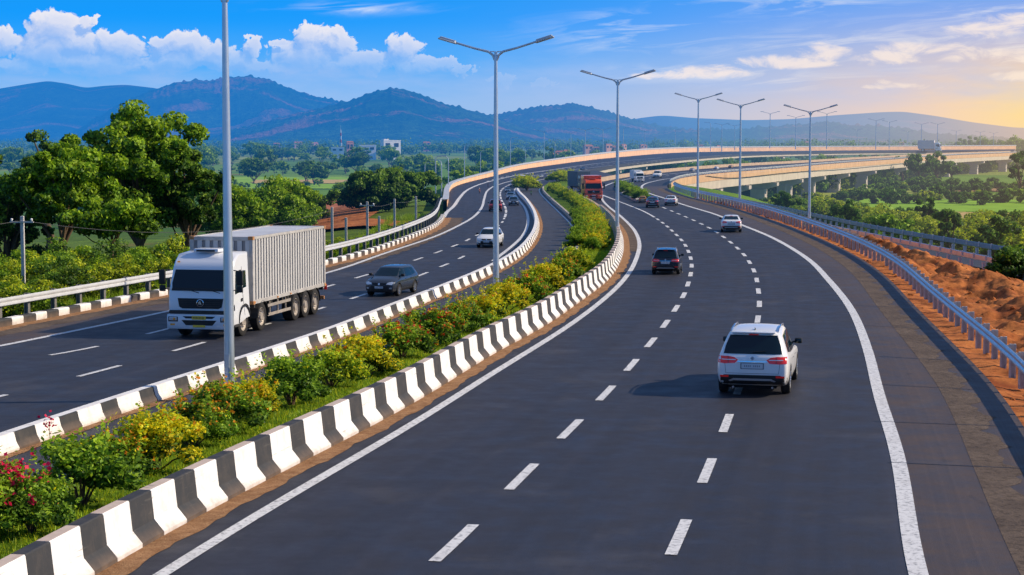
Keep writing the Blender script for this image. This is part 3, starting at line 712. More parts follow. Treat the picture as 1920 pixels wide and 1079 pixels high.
M_tan = mat('dry_earth', fn=f_dirt((.30, .15, .06), (.52, .34, .15), .06))
F_green = mat('bright_crop', fn=f_field((.20, .40, .02), (.32, .52, .04)))
F_dark = mat('dark_crop', fn=f_field((.11, .24, .018), (.18, .32, .03)))
F_tan = mat('stubble', fn=f_field((.50, .34, .12), (.62, .44, .18)))
F_olive = mat('olive_crop', fn=f_field((.26, .32, .04), (.38, .42, .07)))
patch_px('field', [(385,355),(660,355),(700,333),(380,333)], -6.9, F_green, .15)
patch_px('field', [(470,346),(640,346),(655,339),(480,339)], -6.9, F_tan, .3)
patch_px('field', [(380,375),(600,375),(640,358),(380,358)], -6.9, F_dark, .15)
patch_px('field', [(660,334),(860,334),(900,318),(640,318)], -7, F_dark, .15)
patch_px('field', [(440,300),(560,300),(580,296),(450,296)], -7.2, F_olive, .2)
patch_px('field', [(590,298),(700,298),(700,294),(600,294)], -7.2, F_olive, .2)
patch_px('field', [(1600,395),(1960,402),(1960,377),(1610,373)], -7.6, F_green, .15)
patch_px('field', [(1790,413),(1960,420),(1960,404),(1800,400)], -7.6, F_tan, .2)
patch_px('field', [(1650,418),(1800,418),(1800,398),(1650,398)], -7.6, F_olive, .2)
patch_px('bare_earth', [(1720,361),(1960,361),(1960,343),(1860,348)], -7.6, M_tan, .25)
patch_px('bare_earth', [(1480,372),(1700,372),(1720,356),(1540,356)], -7.6, F_olive, .2)
patch_px('bare_earth', [(560,432),(690,432),(690,374),(585,374)], -4.6, M_red, .25)
# ------------------------------------------------------------------ red earth bank right of the guardrail
from mathutils import noise as mnoise
La = offset(cut(RC_R, 22, 205), -.15); Lb = [p for p in SV_B if p.y < 205]; Lb = sorted(Lb, key=lambda p: p.y)
ed = [Vector((27, 20)), Vector((26, 45)), Vector((25.5, 70)), Vector((27, 88))]+[p for p in Lb if p.y > 96]
nA, nB = 520, 90; a2, b2 = resample(La, n=nA), resample(smooth(ed, 1), n=nA); V = np.zeros((nA, nB+1, 3))
for i in range(nA):
    for j in range(nB+1):
        u = j/nB; q = a2[i].lerp(b2[i], u); w = (b2[i]-a2[i]).length; e = min(1, u*w/2.2)*min(1, (1-u)*w/1.5+.15)
        z = -.08-.95*u + e*(.5*mnoise.fractal(Vector((q.x*.22, q.y*.16, 3)), 1., 2., 4)+.34*abs(mnoise.noise(Vector((q.x*.9, q.y*.5, 7))))+.10*mnoise.noise(Vector((q.x*1.9, q.y*1.1, 4)))+.13*mnoise.fractal(Vector((q.x*2.4, q.y*2.1, 1)), 1., 2., 4))
        z += e*.95*math.exp(-((u-.45-.12*math.sin(q.y*.09))/.10)**2)*(.6+.6*mnoise.noise(Vector((q.y*.12, 5, 5)))) + .015*mnoise.noise(Vector((q.x*6, q.y*6, 2)))
        V[i, j] = (q.x, q.y, z)
ii = (np.arange(nA-1)[:, None]*(nB+1)+np.arange(nB)[None, :]).ravel()
me = np_mesh('earth_bank', V.reshape(-1, 3), np.stack([ii, ii+1, ii+nB+2, ii+nB+1], 1), M_red); me.set_sharp_from_angle(angle=R(40))
o = bpy.data.objects.new('earth_bank', me); COL.objects.link(o); struct(o)
rb = MB(); rng = random.Random(5)
for k in range(900):
    i = int(rng.random()**1.6*(nA-1)); j = rng.randint(3, nB-2); c = V[i, j]; s = rng.uniform(.04, .13)*(1.8 if rng.random() < .08 else 1)
    bm = bmesh.new(); bmesh.ops.create_icosphere(bm, subdivisions=1, radius=s)
    for v in bm.verts: v.co = Vector((v.co.x*rng.uniform(.7, 1.3), v.co.y*rng.uniform(.7, 1.3), v.co.z*rng.uniform(.5, .9)))
    rb.add([v.co+Vector(c) for v in bm.verts], [[v.index for v in f.verts] for f in bm.faces]); bm.free()
tag(rb.build('earth_clods', M_red), 'loose red clods and stones scattered on the earth bank', 'stones', kind='stuff')
# service road below the bank with rails on both sides
o = strip_mesh('side_road', [p for p in SV_A], resample(SV_B, n=len(SV_A)), len(SV_A), A_old, z=-.9, depth=.6, ncross=2)
M_teal = mat('teal_painted_rail', (.20, .32, .38), .5, var=.1, metal=.3)
SP = [(0, .42), (.05, .45), (.05, .72), (0, .75), (-.05, .72), (-.05, .45)]
guardrail([p for p in SV_A if p.y < 215][::-1], 'bluish green rail on the far side of the side road below the bank', side=1, spacing=2.2, mrail=M_teal, z=-.9, beam=SP, pm=M_wmetal, tall=-.4)
guardrail([p for p in SV_B if p.y < 205][::-1], 'grey rail between the side road and the red earth bank', side=1, spacing=2.2, mrail=M_metal, z=-.9, beam=SP, pm=M_wmetal, tall=-.4)
# median soil and lawn
def f_lawn(t, b):
    p = t.pos(); n = t.noise(p, .9, 5, .65); n2 = t.noise(p, 14, 4, .7)
    c = t.mix(t.ramp(n, [(.35, 0.), (.65, 1.)]), (.09, .18, .010), (.20, .32, .016)); c = t.mix(t.ramp(n2, [(.4, 0.), (.7, .7)]), c, (.028, .05, .006))
    c = t.mix(t.ramp(t.noise(p, .5, 4), [(.64, 0.), (.7, .7)]), c, (.16, .08, .03))
    t.l.new(c, b.inputs['Base Color']); b.inputs['Roughness'].default_value = .95; b.inputs['Specular IOR Level'].default_value = .1
    bp = t.new('ShaderNodeBump'); bp.inputs['Strength'].default_value = 1.; bp.inputs['Distance'].default_value = .05
    t.l.new(t.noise(p, 30, 4, .7), bp.inputs['Height']); t.l.new(bp.outputs[0], b.inputs['Normal'])
M_lawn = mat('lawn', fn=f_lawn)
ml, mr_ = resample(M_L, n=400), None
mlc = cut(M_L, 8, 300); mrc = M_R+[W(1062, 350).xy, W(1085, 343).xy]
mrc = [p for p in mrc if p.y > 8]
strip_mesh('planted_median', offset(mlc, .05), mrc, 420, M_lawn, z=.10, depth=.3, ncross=6)
# small green island in the right carriageway
isl = curve([(1203,379),(1185,371),(1168,362),(1160,353),(1164,349)], 1, 4)
plain_wall(isl, [(.5, 0), (.45, .22), (-.45, .22), (-.5, 0)], M_conc, 'slim kerbed traffic island with a strip of hedge', name='traffic_island', cat='island')
# ------------------------------------------------------------------ hills
def f_hill(t, b):
    p = t.pos(); n = t.noise(p, .004, 6, .65); n2 = t.noise(p, .035, 5, .7)
    c = t.mix(t.ramp(n, [(.38, 0.), (.62, 1.)]), (.02, .075, .02), (.09, .19, .045))
    c = t.mix(t.ramp(n2, [(.42, 0.), (.62, .75)]), c, (.010, .035, .016))
    c = t.mix(t.ramp(t.noise(p, .0026, 7, .7, 1.5), [(.54, 0.), (.62, .9)]), c, (.42, .17, .08))
    t.l.new(c, b.inputs['Base Color']); b.inputs['Roughness'].default_value = 1; b.inputs['Specular IOR Level'].default_value = 0
    bp = t.new('ShaderNodeBump'); bp.inputs['Strength'].default_value = 1; bp.inputs['Distance'].default_value = 30
    t.l.new(t.noise(p, .03, 5, .75), bp.inputs['Height']); t.l.new(bp.outputs[0], b.inputs['Normal'])
M_hill = mat('wooded_hillside', fn=f_hill)
def hill(name, prof, D, depth, rough, seed, bumps=0.0, nx=420, ny=70):
    xs = [p[0] for p in prof]; ys = [p[1] for p in prof]; px = np.linspace(xs[0], xs[-1], nx); py = np.interp(px, xs, ys)
    k = np.ones(9)/9; pyp = np.pad(py, 4, mode='edge'); py = np.convolve(pyp, k, 'valid')
    Xc = (px-CX)/F*D; Hc = 6.6-(py-258)/F*D
    V = np.zeros((ny, nx, 3)); T = np.linspace(0, 1, ny)
    for j, t in enumerate(T):
        u = (t-.55)/.55 if t < .55 else (t-.55)/.45
        w = (1-abs(u)**1.25); w = max(w, 0)
        for i in range(nx):
            x = Xc[i]; y = D+depth*(t-.55); q = Vector((x/ (depth*.28), y/(depth*.42), seed))
            rid = 1-abs(mnoise.fractal(q, 1., 2.1, 5))*1.0
            f = w*(1-rough*(1-w)*(2.2*(1-rid))) if w > 0 else 0
            h = (Hc[i]+12)*max(f, 0)
            if bumps: h += bumps*w*max(0, mnoise.noise(Vector((x/14, y/14, 2))))*1.6+bumps*w*.5*abs(mnoise.noise(Vector((x/33, y/30, 9))))
            V[j, i] = (x*(1+ (y-D)/D), y, h-12)
    ii = (np.arange(ny-1)[:, None]*nx+np.arange(nx-1)[None, :]).ravel()
    me = np_mesh(name, V.reshape(-1, 3), np.stack([ii, ii+1, ii+nx+1, ii+nx], 1), M_hill)
    o = bpy.data.objects.new(name, me); COL.objects.link(o); return struct(o)
hill('hills', [(-500,235),(-300,200),(-120,180),(0,168),(60,158),(95,153),(130,158),(165,166),(200,162),(240,160),(300,167),(360,190),(450,225),(560,260)], 7600, 3000, .5, 1)
hill('hills', [(120,262),(180,225),(240,190),(300,168),(340,155),(400,154),(440,148),(465,145),(500,150),(540,165),(580,180),(640,192),(700,215),(780,245),(840,262)], 5800, 2400, .55, 2, 8)
hill('hills', [(380,266),(440,245),(520,225),(600,205),(660,190),(700,175),(740,167),(780,175),(830,195),(880,208),(920,219),(980,240),(1060,262)], 4100, 1700, .6, 3, 6)
hill('hills', [(820,262),(900,226),(950,212),(1010,202),(1075,196),(1110,203),(1160,218),(1220,235),(1280,245),(1350,256),(1420,266)], 4900, 1800, .55, 4, 7)
hill('hills', [(1120,245),(1190,223),(1240,217),(1300,222),(1400,226),(1480,224),(1560,217),(1650,211),(1690,210),(1750,218),(1820,230),(1900,240),(2050,240),(2300,230),(2600,250)], 9500, 3000, .4, 5)
hill('hills', [(1150,262),(1260,246),(1340,244),(1390,245),(1440,239),(1510,234),(1550,230),(1600,238),(1640,237),(1700,244),(1760,254),(1900,262)], 4400, 1300, .5, 6, 7)
# ------------------------------------------------------------------ world and sun
EL, AZ = R(32), R(86)    # azimuth measured from the view direction towards the right
sun_d = bpy.data.lights.new('sun', 'SUN'); sun = bpy.data.objects.new('sun', sun_d); COL.objects.link(sun)
sun_d.energy = 5.0; sun_d.angle = R(.5); sun_d.color = (1, .85, .64)
sv = Vector((math.cos(EL)*math.sin(AZ), math.cos(EL)*math.cos(AZ), math.sin(EL)))
sun.rotation_euler = (-sv).to_track_quat('-Z', 'Y').to_euler()
world = bpy.data.worlds.new('World'); scene.world = world; world.use_nodes = True
t = NT(world); t.n.clear()
out = t.new('ShaderNodeOutputWorld'); bg = t.new('ShaderNodeBackground'); t.l.new(bg.outputs[0], out.inputs[0])
sky = t.new('ShaderNodeTexSky'); sky.sky_type = 'NISHITA'; sky.sun_disc = False; sky.sun_elevation = EL; sky.sun_rotation = AZ; sky.air_density = 1.0; sky.dust_density = 1.0
tc = t.new('ShaderNodeTexCoord'); s = t.new('ShaderNodeSeparateXYZ'); t.l.new(tc.outputs['Generated'], s.inputs[0])
u = t.math('ARCTAN2', s.outputs[0], s.outputs[1]); v = t.math('ARCSINE', s.outputs[2])
# clear sky colour by elevation, deeper than the physical model near the horizon as in the picture
vv = t.math('MULTIPLY', v, 1/1.0)
base = t.ramp(vv, [(0., (.33, .54, .86)), (.020, (.24, .50, .90)), (.040, (.055, .41, .98)), (.064, (.0, .33, 1.0)), (.13, (.01, .26, .84)), (.3, (.11, .22, .48)), (1., (.13, .21, .42))])
nis = t.mix(1., sky.outputs[0], (.10, .10, .10), 'MULTIPLY')
colr = t.mix(.02, base, nis)
# warm glow of the low haze towards the right
gu = t.math('SUBTRACT', u, .335); gv = t.math('SUBTRACT', v, .010)
g2 = t.math('ADD', t.math('POWER', t.math('DIVIDE', gu, .215), 2), t.math('POWER', t.math('DIVIDE', gv, .050), 2))
glow = t.math('EXPONENT', t.math('MULTIPLY', g2, -1.))
gu3 = t.math('SUBTRACT', u, .30); g3 = t.math('ADD', t.math('POWER', t.math('DIVIDE', gu3, .055), 2), t.math('POWER', t.math('DIVIDE', t.math('SUBTRACT', v, .013), .022), 2)); glow2 = t.math('EXPONENT', t.math('MULTIPLY', g3, -1.))
colr = t.mix(t.math('MULTIPLY', glow, 1.12, None, True), colr, (1.0, .68, .46))
colr = t.mix(t.math('MULTIPLY', glow2, .95), colr, (1.0, .74, .30))
def uvec(su, sv_, ou=0, ov=0):
    c = t.new('ShaderNodeCombineXYZ'); t.l.new(t.math('MULTIPLY_ADD', u, su, ou), c.inputs[0]); t.l.new(t.math('MULTIPLY_ADD', v, sv_, ov), c.inputs[1]); return c.outputs[0]
def pu(px): return math.atan((px-960)/F)
def pv(py): return (258-py)/F
# cumulus: a union of soft blobs, broken up by noise
blobs = [(10,85,42,26),(40,130,60,22),(115,62,52,40),(95,100,60,38),(170,48,22,14),(150,85,50,32),(225,98,58,34),(190,125,95,24),(310,90,30,22),(355,90,50,32),(400,108,60,28),(330,118,70,24),(440,115,60,22),(475,92,26,18),(525,86,15,12),(585,75,40,34),(575,105,60,34),(635,85,40,28),(650,120,70,22),(690,118,40,26),(760,98,38,32),(770,125,60,22),(825,125,45,12),(870,130,30,9),(500,128,70,16),(945,155,26,9),(1015,155,26,7)]
def density(du, dv):
    nz1 = t.noise(uvec(80, 80, du*80, dv*80), 1, 6, .62, .4); wu = t.math('MULTIPLY_ADD', nz1, .026, -.013)
    nz2 = t.noise(uvec(80, 80, 7+du*80, 3+dv*80), 1, 6, .62, .4); wv = t.math('MULTIPLY_ADD', nz2, .022, -.011)
    uu = t.math('ADD', t.math('ADD', u, wu), du); v2 = t.math('ADD', t.math('ADD', v, wv), dv); acc = None
    for (x, y, a, b) in blobs:
        q = t.math('ADD', t.math('POWER', t.math('DIVIDE', t.math('SUBTRACT', uu, pu(x)), a*1.0/F), 2), t.math('POWER', t.math('DIVIDE', t.math('SUBTRACT', v2, pv(y)), b*.98/F), 2))
        q = t.math('SUBTRACT', 1.0, q); acc = q if acc is None else t.math('MAXIMUM', acc, q)
    return acc
d0 = density(0, 0); d1 = density(.0028, .0042)
alpha = t.ramp(d0, [(0., 0.), (.28, 1.)], 'EASE')
lowf = t.ramp(t.math('DIVIDE', v, .1), [(.28, 0.), (.62, 1.)], 'EASE')     # bases dissolve into haze
lit = t.math('SUBTRACT', d0, d1); litf = t.ramp(t.math('MULTIPLY_ADD', lit, .75, .42), [(.2, 0.), (.75, 1.)])
edge = t.ramp(d0, [(.1, 1.), (.85, .35)])
ccol = t.mix(t.math('MULTIPLY', litf, t.math('MULTIPLY_ADD', edge, .5, .5)), (.36, .52, .88), (1.0, .93, .90))
colr = t.mix(t.math('MULTIPLY', t.math('MULTIPLY', alpha, t.math('MULTIPLY_ADD', lowf, .85, .08)), .95), colr, ccol)
# pale haze band around the cumulus
hz = t.ramp(t.noise(uvec(14, 60, 3, 1), 1, 4, .6), [(.35, 0.), (.7, .55)])
band = t.math('EXPONENT', t.math('MULTIPLY', t.math('POWER', t.math('DIVIDE', t.math('SUBTRACT', v, .030), .014), 2), -1.))
colr = t.mix(t.math('MULTIPLY', hz, band), colr, (.42, .56, .88))
# cirrus and the long bank on the right, rising to the right
ru = t.new('ShaderNodeCombineXYZ'); sl = t.math('SUBTRACT', v, t.math('MULTIPLY', u, .09))
t.l.new(t.math('MULTIPLY', u, 17), ru.inputs[0]); t.l.new(t.math('MULTIPLY', sl, 130), ru.inputs[1])
ci = t.noise(ru.outputs[0], 1, 7, .62, .9); ci = t.ramp(ci, [(.48, 0.), (.72, 1.)])
def ell(x, y, a, b):
    q = t.math('ADD', t.math('POWER', t.math('DIVIDE', t.math('SUBTRACT', u, pu(x)), a/F), 2), t.math('POWER', t.math('DIVIDE', t.math('SUBTRACT', v, pv(y)), b/F), 2)); return t.math('EXPONENT', t.math('MULTIPLY', q, -1.))
msk = None
for e in ((1200,68,160,30),(1160,45,80,18),(1500,12,190,20),(660,20,110,10),(1560,95,200,30),(1800,90,230,45),(1880,40,140,22),(1320,140,190,15),(1500,155,150,15)):
    q = ell(*e); msk = q if msk is None else t.math('MAXIMUM', msk, q)
wcol = t.mix(t.math('MULTIPLY', glow, 1.0), (.74, .82, .96), (1.0, .80, .62))
colr = t.mix(t.math('MULTIPLY', t.math('MULTIPLY', ci, msk), .9), colr, wcol)
bk = [(1240,142,60,8),(1330,136,70,12),(1440,118,60,13),(1540,104,60,18),(1500,122,90,12),(1640,112,90,14),(1720,96,80,12),(1840,66,80,16),(1900,50,60,16),(1690,165,70,7),(1650,160,22,9),(1900,148,50,9),(1850,110,110,16)]
nzb = t.noise(uvec(45, 110, 2, 9), 1, 6, .65, .6); acc = None
for (x, y, a, b) in bk:
    q = t.math('SUBTRACT', 1.0, t.math('ADD', t.math('POWER', t.math('DIVIDE', t.math('SUBTRACT', u, pu(x)), a*1.2/F), 2), t.math('POWER', t.math('DIVIDE', t.math('SUBTRACT', v, pv(y)), b*1.3/F), 2)))
    acc = q if acc is None else t.math('MAXIMUM', acc, q)
acc = t.math('ADD', acc, t.math('MULTIPLY_ADD', nzb, 3.4, -1.95))
colr = t.mix(t.math('MULTIPLY', t.ramp(acc, [(0., 0.), (1.3, .85)], 'EASE'), 1.), colr, t.mix(glow, (.92, .84, .86), (1.0, .80, .60)))
t.l.new(colr, bg.inputs[0]); bg.inputs[1].default_value = 1.0
# ------------------------------------------------------------------ vegetation
def leafmat(name, col, tr=.35, rough=.55):
    def fn(t, b):
        n = t.noise(t.pos(), 1.3, 3, .6)
        c = t.mix(t.ramp(n, [(.35, 0.), (.65, 1.)]), tuple(x*.72 for x in col), tuple(min(1, x*1.25) for x in col))
        t.l.new(c, b.inputs['Base Color']); b.inputs['Roughness'].default_value = rough; b.inputs['Specular IOR Level'].default_value = .25
    return mat(name, col, fn=fn, trans=tr)
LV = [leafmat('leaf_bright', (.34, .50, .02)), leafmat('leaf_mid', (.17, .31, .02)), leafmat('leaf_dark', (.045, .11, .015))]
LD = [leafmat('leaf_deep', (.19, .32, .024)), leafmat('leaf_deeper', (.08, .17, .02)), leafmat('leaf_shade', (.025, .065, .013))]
LY = [leafmat('leaf_yellowgreen', (.55, .60, .02)), leafmat('leaf_olive', (.27, .37, .018)), leafmat('leaf_olive_dark', (.055, .09, .012))]
M_bark = mat('bark', (.12, .075, .045), .9, var=.35, vscale=6, bump=.6, bscale=14)
YEL = leafmat('yellow_leaf', (.90, .68, .012), .4); YEL2 = leafmat('lime_leaf', (.58, .62, .02), .4)
ORG = leafmat('orange_petal', (.85, .28, .015), .3); RED = leafmat('red_petal', (.62, .035, .012), .3); PNK = leafmat('crimson_petal', (.78, .015, .09), .3)
def leaves(C, N, size, rng, up=.25, asp=.55, jit=.3):
    """rhombic leaves centred at C (n,3), facing roughly N (n,3)"""
    n = len(C); r = rng.normal(size=(n, 3)); nn = N+r*.75; nn[:, 2] += up; nn /= np.linalg.norm(nn, axis=1)[:, None]+1e-9
    a = rng.normal(size=(n, 3)); a -= nn*(a*nn).sum(1)[:, None]; a /= np.linalg.norm(a, axis=1)[:, None]+1e-9
    b = np.cross(nn, a); s = (size*(1+jit*rng.normal(size=n)).clip(.5, 1.9))[:, None]
    V = np.stack([C-a*s*.5, C+b*s*asp*.5-nn*s*.05, C+a*s*.5-nn*s*.12, C-b*s*asp*.5-nn*s*.05], 1).reshape(-1, 3)
    return V, np.arange(4*n).reshape(n, 4)
def clumped(centers, rad, per, rng, shell=.35):
    C = []; N = []
    for c, r in zip(centers, rad):
        d = rng.normal(size=(per, 3)); d /= np.linalg.norm(d, axis=1)[:, None]; q = rng.random(per)**shell
        C.append(np.array(c)+d*(q*r)[:, None]*np.array([1, 1, .72])); N.append(d)
    return np.concatenate(C), np.concatenate(N)
def crown_mesh(name, centers, rad, per, size, mats, rng, zc, rz, sunny=.5):
    C, N = clumped(centers, rad, per, rng)
    V, Fq = leaves(C, N, size, rng)
    # painted light: bright leaves on top and the sun side, darker ones elsewhere
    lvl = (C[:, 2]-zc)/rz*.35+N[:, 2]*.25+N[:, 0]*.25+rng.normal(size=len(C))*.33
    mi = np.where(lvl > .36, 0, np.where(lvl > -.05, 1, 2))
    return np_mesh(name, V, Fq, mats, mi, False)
def tree_data(seed, hgt, rad, trunk=.28, nc=34, per=260, size=.24, mats=LV, flat=.85, cr=.26, loose=0, ntr=1):
    rng = np.random.default_rng(seed); rn = random.Random(seed)
    zc = hgt*(trunk+(1-trunk)*.52); rz = hgt*(1-trunk)*.5; cen = []; rr = []
    k = 0
    while len(cen) < nc and k < 6000:
        k += 1; d = rng.normal(size=3); d /= np.linalg.norm(d); q = rng.random()**.33
        p = d*q*np.array([rad, rad, rz]); 
        lob = 1+.28*math.sin(3*math.atan2(p[1], p[0])+seed)+.18*math.sin(5*math.atan2(p[2], p[0])+seed*2)
        p[:2] *= lob; p[2] *= (.9+.2*math.sin(seed+2*math.atan2(p[1], p[0])))
        if p[2] < -rz*.55 and abs(p[0]) < rad*.35: continue
        c = p+np.array([0, 0, zc]); r = rad*cr*rng.uniform(.65, 1.3)
        if all(np.linalg.norm(c-o) > .55*(r+s)*.75 for o, s in zip(cen, rr)): cen.append(c); rr.append(r)
    me = crown_mesh('crown', cen, rr, per, size, mats, rng, zc, rz)
    mb = MB()
    for tnk in range(ntr):
        bx = rn.uniform(-.5, .5)*ntr*.4; th = hgt*trunk*1.15
        tp = [Vector((bx, 0, -.4))]+[Vector((bx*(1-i/4)+rn.uniform(-.12, .12)*i, rn.uniform(-.12, .12)*i, th*i/4)) for i in range(1, 5)]
        r0 = .028*hgt/ntr**.3; mb.tube(tp, [r0*1.35, r0*1.05, r0*.9, r0*.8, r0*.7], 9)
        idx = list(range(len(cen))); rn.shuffle(idx)
        for j in idx[:max(6, nc//(3*ntr))]:
            c = Vector(cen[j]); a = tp[rn.randint(2, 4)]; m = a.lerp(c, .5)+Vector((rn.uniform(-.3, .3), rn.uniform(-.3, .3), rn.uniform(-.2, .5)))
            mb.tube([a, a.lerp(m, .5)+Vector((0, 0, .1)), m, m.lerp(c, .6), c], [r0*.55, r0*.42, r0*.32, r0*.2, r0*.08], 6, cap=False)
    return me, mb
def place_tree(label, px, D, top, wpx, seed, mats=LV, group=None, name='tree', trunk=.28, nc=34, per=260, size=.24, cr=.26, ntr=1, zoff=0):
    x = (px-CX)/F*D; z = z_at(x, D)+zoff; hgt = 6.6-(top-258)/F*D-z; rad = wpx/2/F*D*1.12
    me, mb = tree_data(seed, hgt, rad*.92, trunk, nc, per, size, mats, cr=cr, ntr=ntr)
    r = thing(name, label, 'tree', (x, D, z), 0, group); o = bpy.data.objects.new('crown', me); COL.objects.link(o); o.parent = r
    mb.build('trunk', M_bark, r, smooth=60); return r
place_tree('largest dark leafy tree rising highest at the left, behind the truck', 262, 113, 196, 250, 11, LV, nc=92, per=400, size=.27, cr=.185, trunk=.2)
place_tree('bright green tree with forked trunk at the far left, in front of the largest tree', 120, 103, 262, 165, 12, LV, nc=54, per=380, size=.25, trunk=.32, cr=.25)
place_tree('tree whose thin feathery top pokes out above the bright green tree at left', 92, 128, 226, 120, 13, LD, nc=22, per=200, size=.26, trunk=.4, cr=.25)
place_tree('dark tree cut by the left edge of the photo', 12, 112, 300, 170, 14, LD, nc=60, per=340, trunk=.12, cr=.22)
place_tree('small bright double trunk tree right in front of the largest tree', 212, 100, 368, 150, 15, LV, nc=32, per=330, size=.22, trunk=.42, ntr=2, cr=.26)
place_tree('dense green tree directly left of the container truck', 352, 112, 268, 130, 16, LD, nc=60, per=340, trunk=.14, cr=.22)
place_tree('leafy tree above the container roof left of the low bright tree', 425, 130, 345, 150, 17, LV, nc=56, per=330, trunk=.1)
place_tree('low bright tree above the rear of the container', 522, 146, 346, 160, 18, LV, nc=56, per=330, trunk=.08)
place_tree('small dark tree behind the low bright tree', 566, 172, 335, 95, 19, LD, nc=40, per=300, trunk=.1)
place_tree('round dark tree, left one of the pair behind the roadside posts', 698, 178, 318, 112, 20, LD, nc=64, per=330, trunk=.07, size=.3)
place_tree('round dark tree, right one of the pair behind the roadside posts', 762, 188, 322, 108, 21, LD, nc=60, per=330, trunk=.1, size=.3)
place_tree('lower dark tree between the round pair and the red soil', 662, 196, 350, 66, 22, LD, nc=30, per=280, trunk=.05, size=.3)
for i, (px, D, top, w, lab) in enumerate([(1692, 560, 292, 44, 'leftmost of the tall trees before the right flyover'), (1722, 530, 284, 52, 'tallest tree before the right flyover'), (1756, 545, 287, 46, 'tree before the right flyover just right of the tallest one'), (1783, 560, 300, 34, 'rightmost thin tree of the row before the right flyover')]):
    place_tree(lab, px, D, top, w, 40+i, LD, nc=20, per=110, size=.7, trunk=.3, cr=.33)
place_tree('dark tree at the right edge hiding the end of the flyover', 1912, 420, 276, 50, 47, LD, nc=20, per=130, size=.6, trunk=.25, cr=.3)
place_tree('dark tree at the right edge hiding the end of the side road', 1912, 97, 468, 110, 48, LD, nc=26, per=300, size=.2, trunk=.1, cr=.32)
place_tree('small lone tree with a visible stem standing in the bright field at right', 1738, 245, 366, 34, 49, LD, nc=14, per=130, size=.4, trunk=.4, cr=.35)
# reusable medium and low detail trees
def proto(seed, hgt, rad, mats, nc, per, size, trunk=.22, cr=.33):
    me, mb = tree_data(seed, hgt, rad, trunk, nc, per, size, mats, cr=cr); o = mb.build('trunk', M_bark); tm = o.data; bpy.data.objects.remove(o); return me, tm
def put(pr, name, label, cat, x, y, sc, rz, group, z=None, trunk=True, sz=1):
    r = thing(name, label, cat, (x, y, z_at(x, y)-.15 if z is None else z), rz, group); r.scale = (sc, sc, sc*sz)
    for m, nm in ((pr[0], 'crown'), (pr[1], 'trunk'))[:2 if trunk else 1]:
        o = bpy.data.objects.new(nm, m); COL.objects.link(o); o.parent = r
    return r
MIDT = [proto(60+i, 8, 3.6, (LD if i % 2 else LV), 20, 90, .62, .16) for i in range(5)]
rn = random.Random(3)
G1 = 'trees scattered over the plain at left'
def clear(x, y, m=3): 
    return z_at(x, y) < -2.2
cnt = 0
for (D0, D1, n, hl, hh) in ((250, 420, 26, 3.5, 7), (420, 700, 56, 4, 9), (700, 1150, 76, 6, 11)):
    for k in range(n):
        D = rn.uniform(D0, D1); px = rn.uniform(-60, 1250); x = (px-CX)/F*D
        if not clear(x, D) : continue
        if 380 < px < 640 and 300 < D < 500 and rn.random() < .85: continue
        h = rn.uniform(hl, hh); put(MIDT[rn.randrange(5)], 'tree', 'bushy green tree out on the hazy plain left of the highway', 'tree', x, D, h/8, rn.uniform(0, 6.28), G1, sz=rn.uniform(.8, 1.1)); cnt += 1
# hedgerows across the plain: lines of trees one can tell apart
for (xa, ya, xb, yb, n, h) in ((380, 330, 620, 326, 14, 3.2), (440, 358, 610, 352, 12, 2.4), (-20, 322, 300, 300, 16, 5), (380, 296, 700, 292, 22, 8), (700, 290, 930, 288, 16, 8), (1050, 292, 1300, 279, 14, 6)):
    for k in range(n):
        f = (k+rn.uniform(-.3, .3))/n; py = ya+(yb-ya)*f+rn.uniform(-1, 1); px = xa+(xb-xa)*f; p = W(px, py, -7.5)
        put(MIDT[rn.randrange(5)], 'tree', 'bushy green tree out on the hazy plain left of the highway', 'tree', p.x, p.y, h*rn.uniform(.7, 1.2)/8, rn.uniform(0, 6.28), G1); cnt += 1
G2 = 'shrubs and low trees below the right flyover'
SH = [proto(80+i, 4, 2.6, [LV, LY, LD, LV][i], 22, 150, .34, .02, .36) for i in range(4)]
SHF = [proto(90+i, 4, 2.6, [LV, LD, LY][i], 14, 90, .6, .02, .38) for i in range(3)]
_q = sorted((PX(p.x, p.y)[0], p.y) for p in outR); DFx = [a for a, b in _q]; DFy = [b for a, b in _q]
def DF(px): return float(np.interp(px, DFx, DFy))
for k in range(170):
    px = rn.uniform(1360, 1990); f = (px-1360)/560; y0 = 388+f*95; py = y0-rn.random()**1.3*(28+f*62); 
    D = 13.8*F/(py+8-258)*(.95+.1*rn.random()); D = min(max(D, 108), 330); x = (px-CX)/F*D
    zt = z_at(x, D)
    if zt > -2.6: continue
    h = rn.uniform(2.8, 6.0); q = rn.random(); lim = np.interp(px, [1360,1450,1560,1640,1700,1790,1860,1990], [386,372,374,386,393,410,397,397]); h = min(h, 6.6-zt-(lim+rn.uniform(-3, 8)-258)/F*D)
    if h < 1.2: continue
    pr = SH[1] if q < .32+.45*f else SH[3 if rn.random() < .5 else 0] if q < .8 else SH[2]  # yellow-green share grows to the right, painting in sunlit foliage
    put(pr, 'shrub', 'dense sunlit shrub in the thicket beyond the side road, right of the flyover piers', 'shrub', x, D, h/4, rn.uniform(0, 6.28), G2, trunk=False)
for k in range(70):
    px = rn.uniform(1385, 1760); D = DF(px)-rn.uniform(25, 75); x = (px-CX)/F*D
    if z_at(x, D) > -5.5: continue
    put(SHF[rn.randrange(3)], 'shrub', 'dense sunlit shrub in the thicket beyond the side road, right of the flyover piers', 'shrub', x, D, rn.uniform(.35, .8), rn.uniform(0, 6.28), G2, trunk=False)
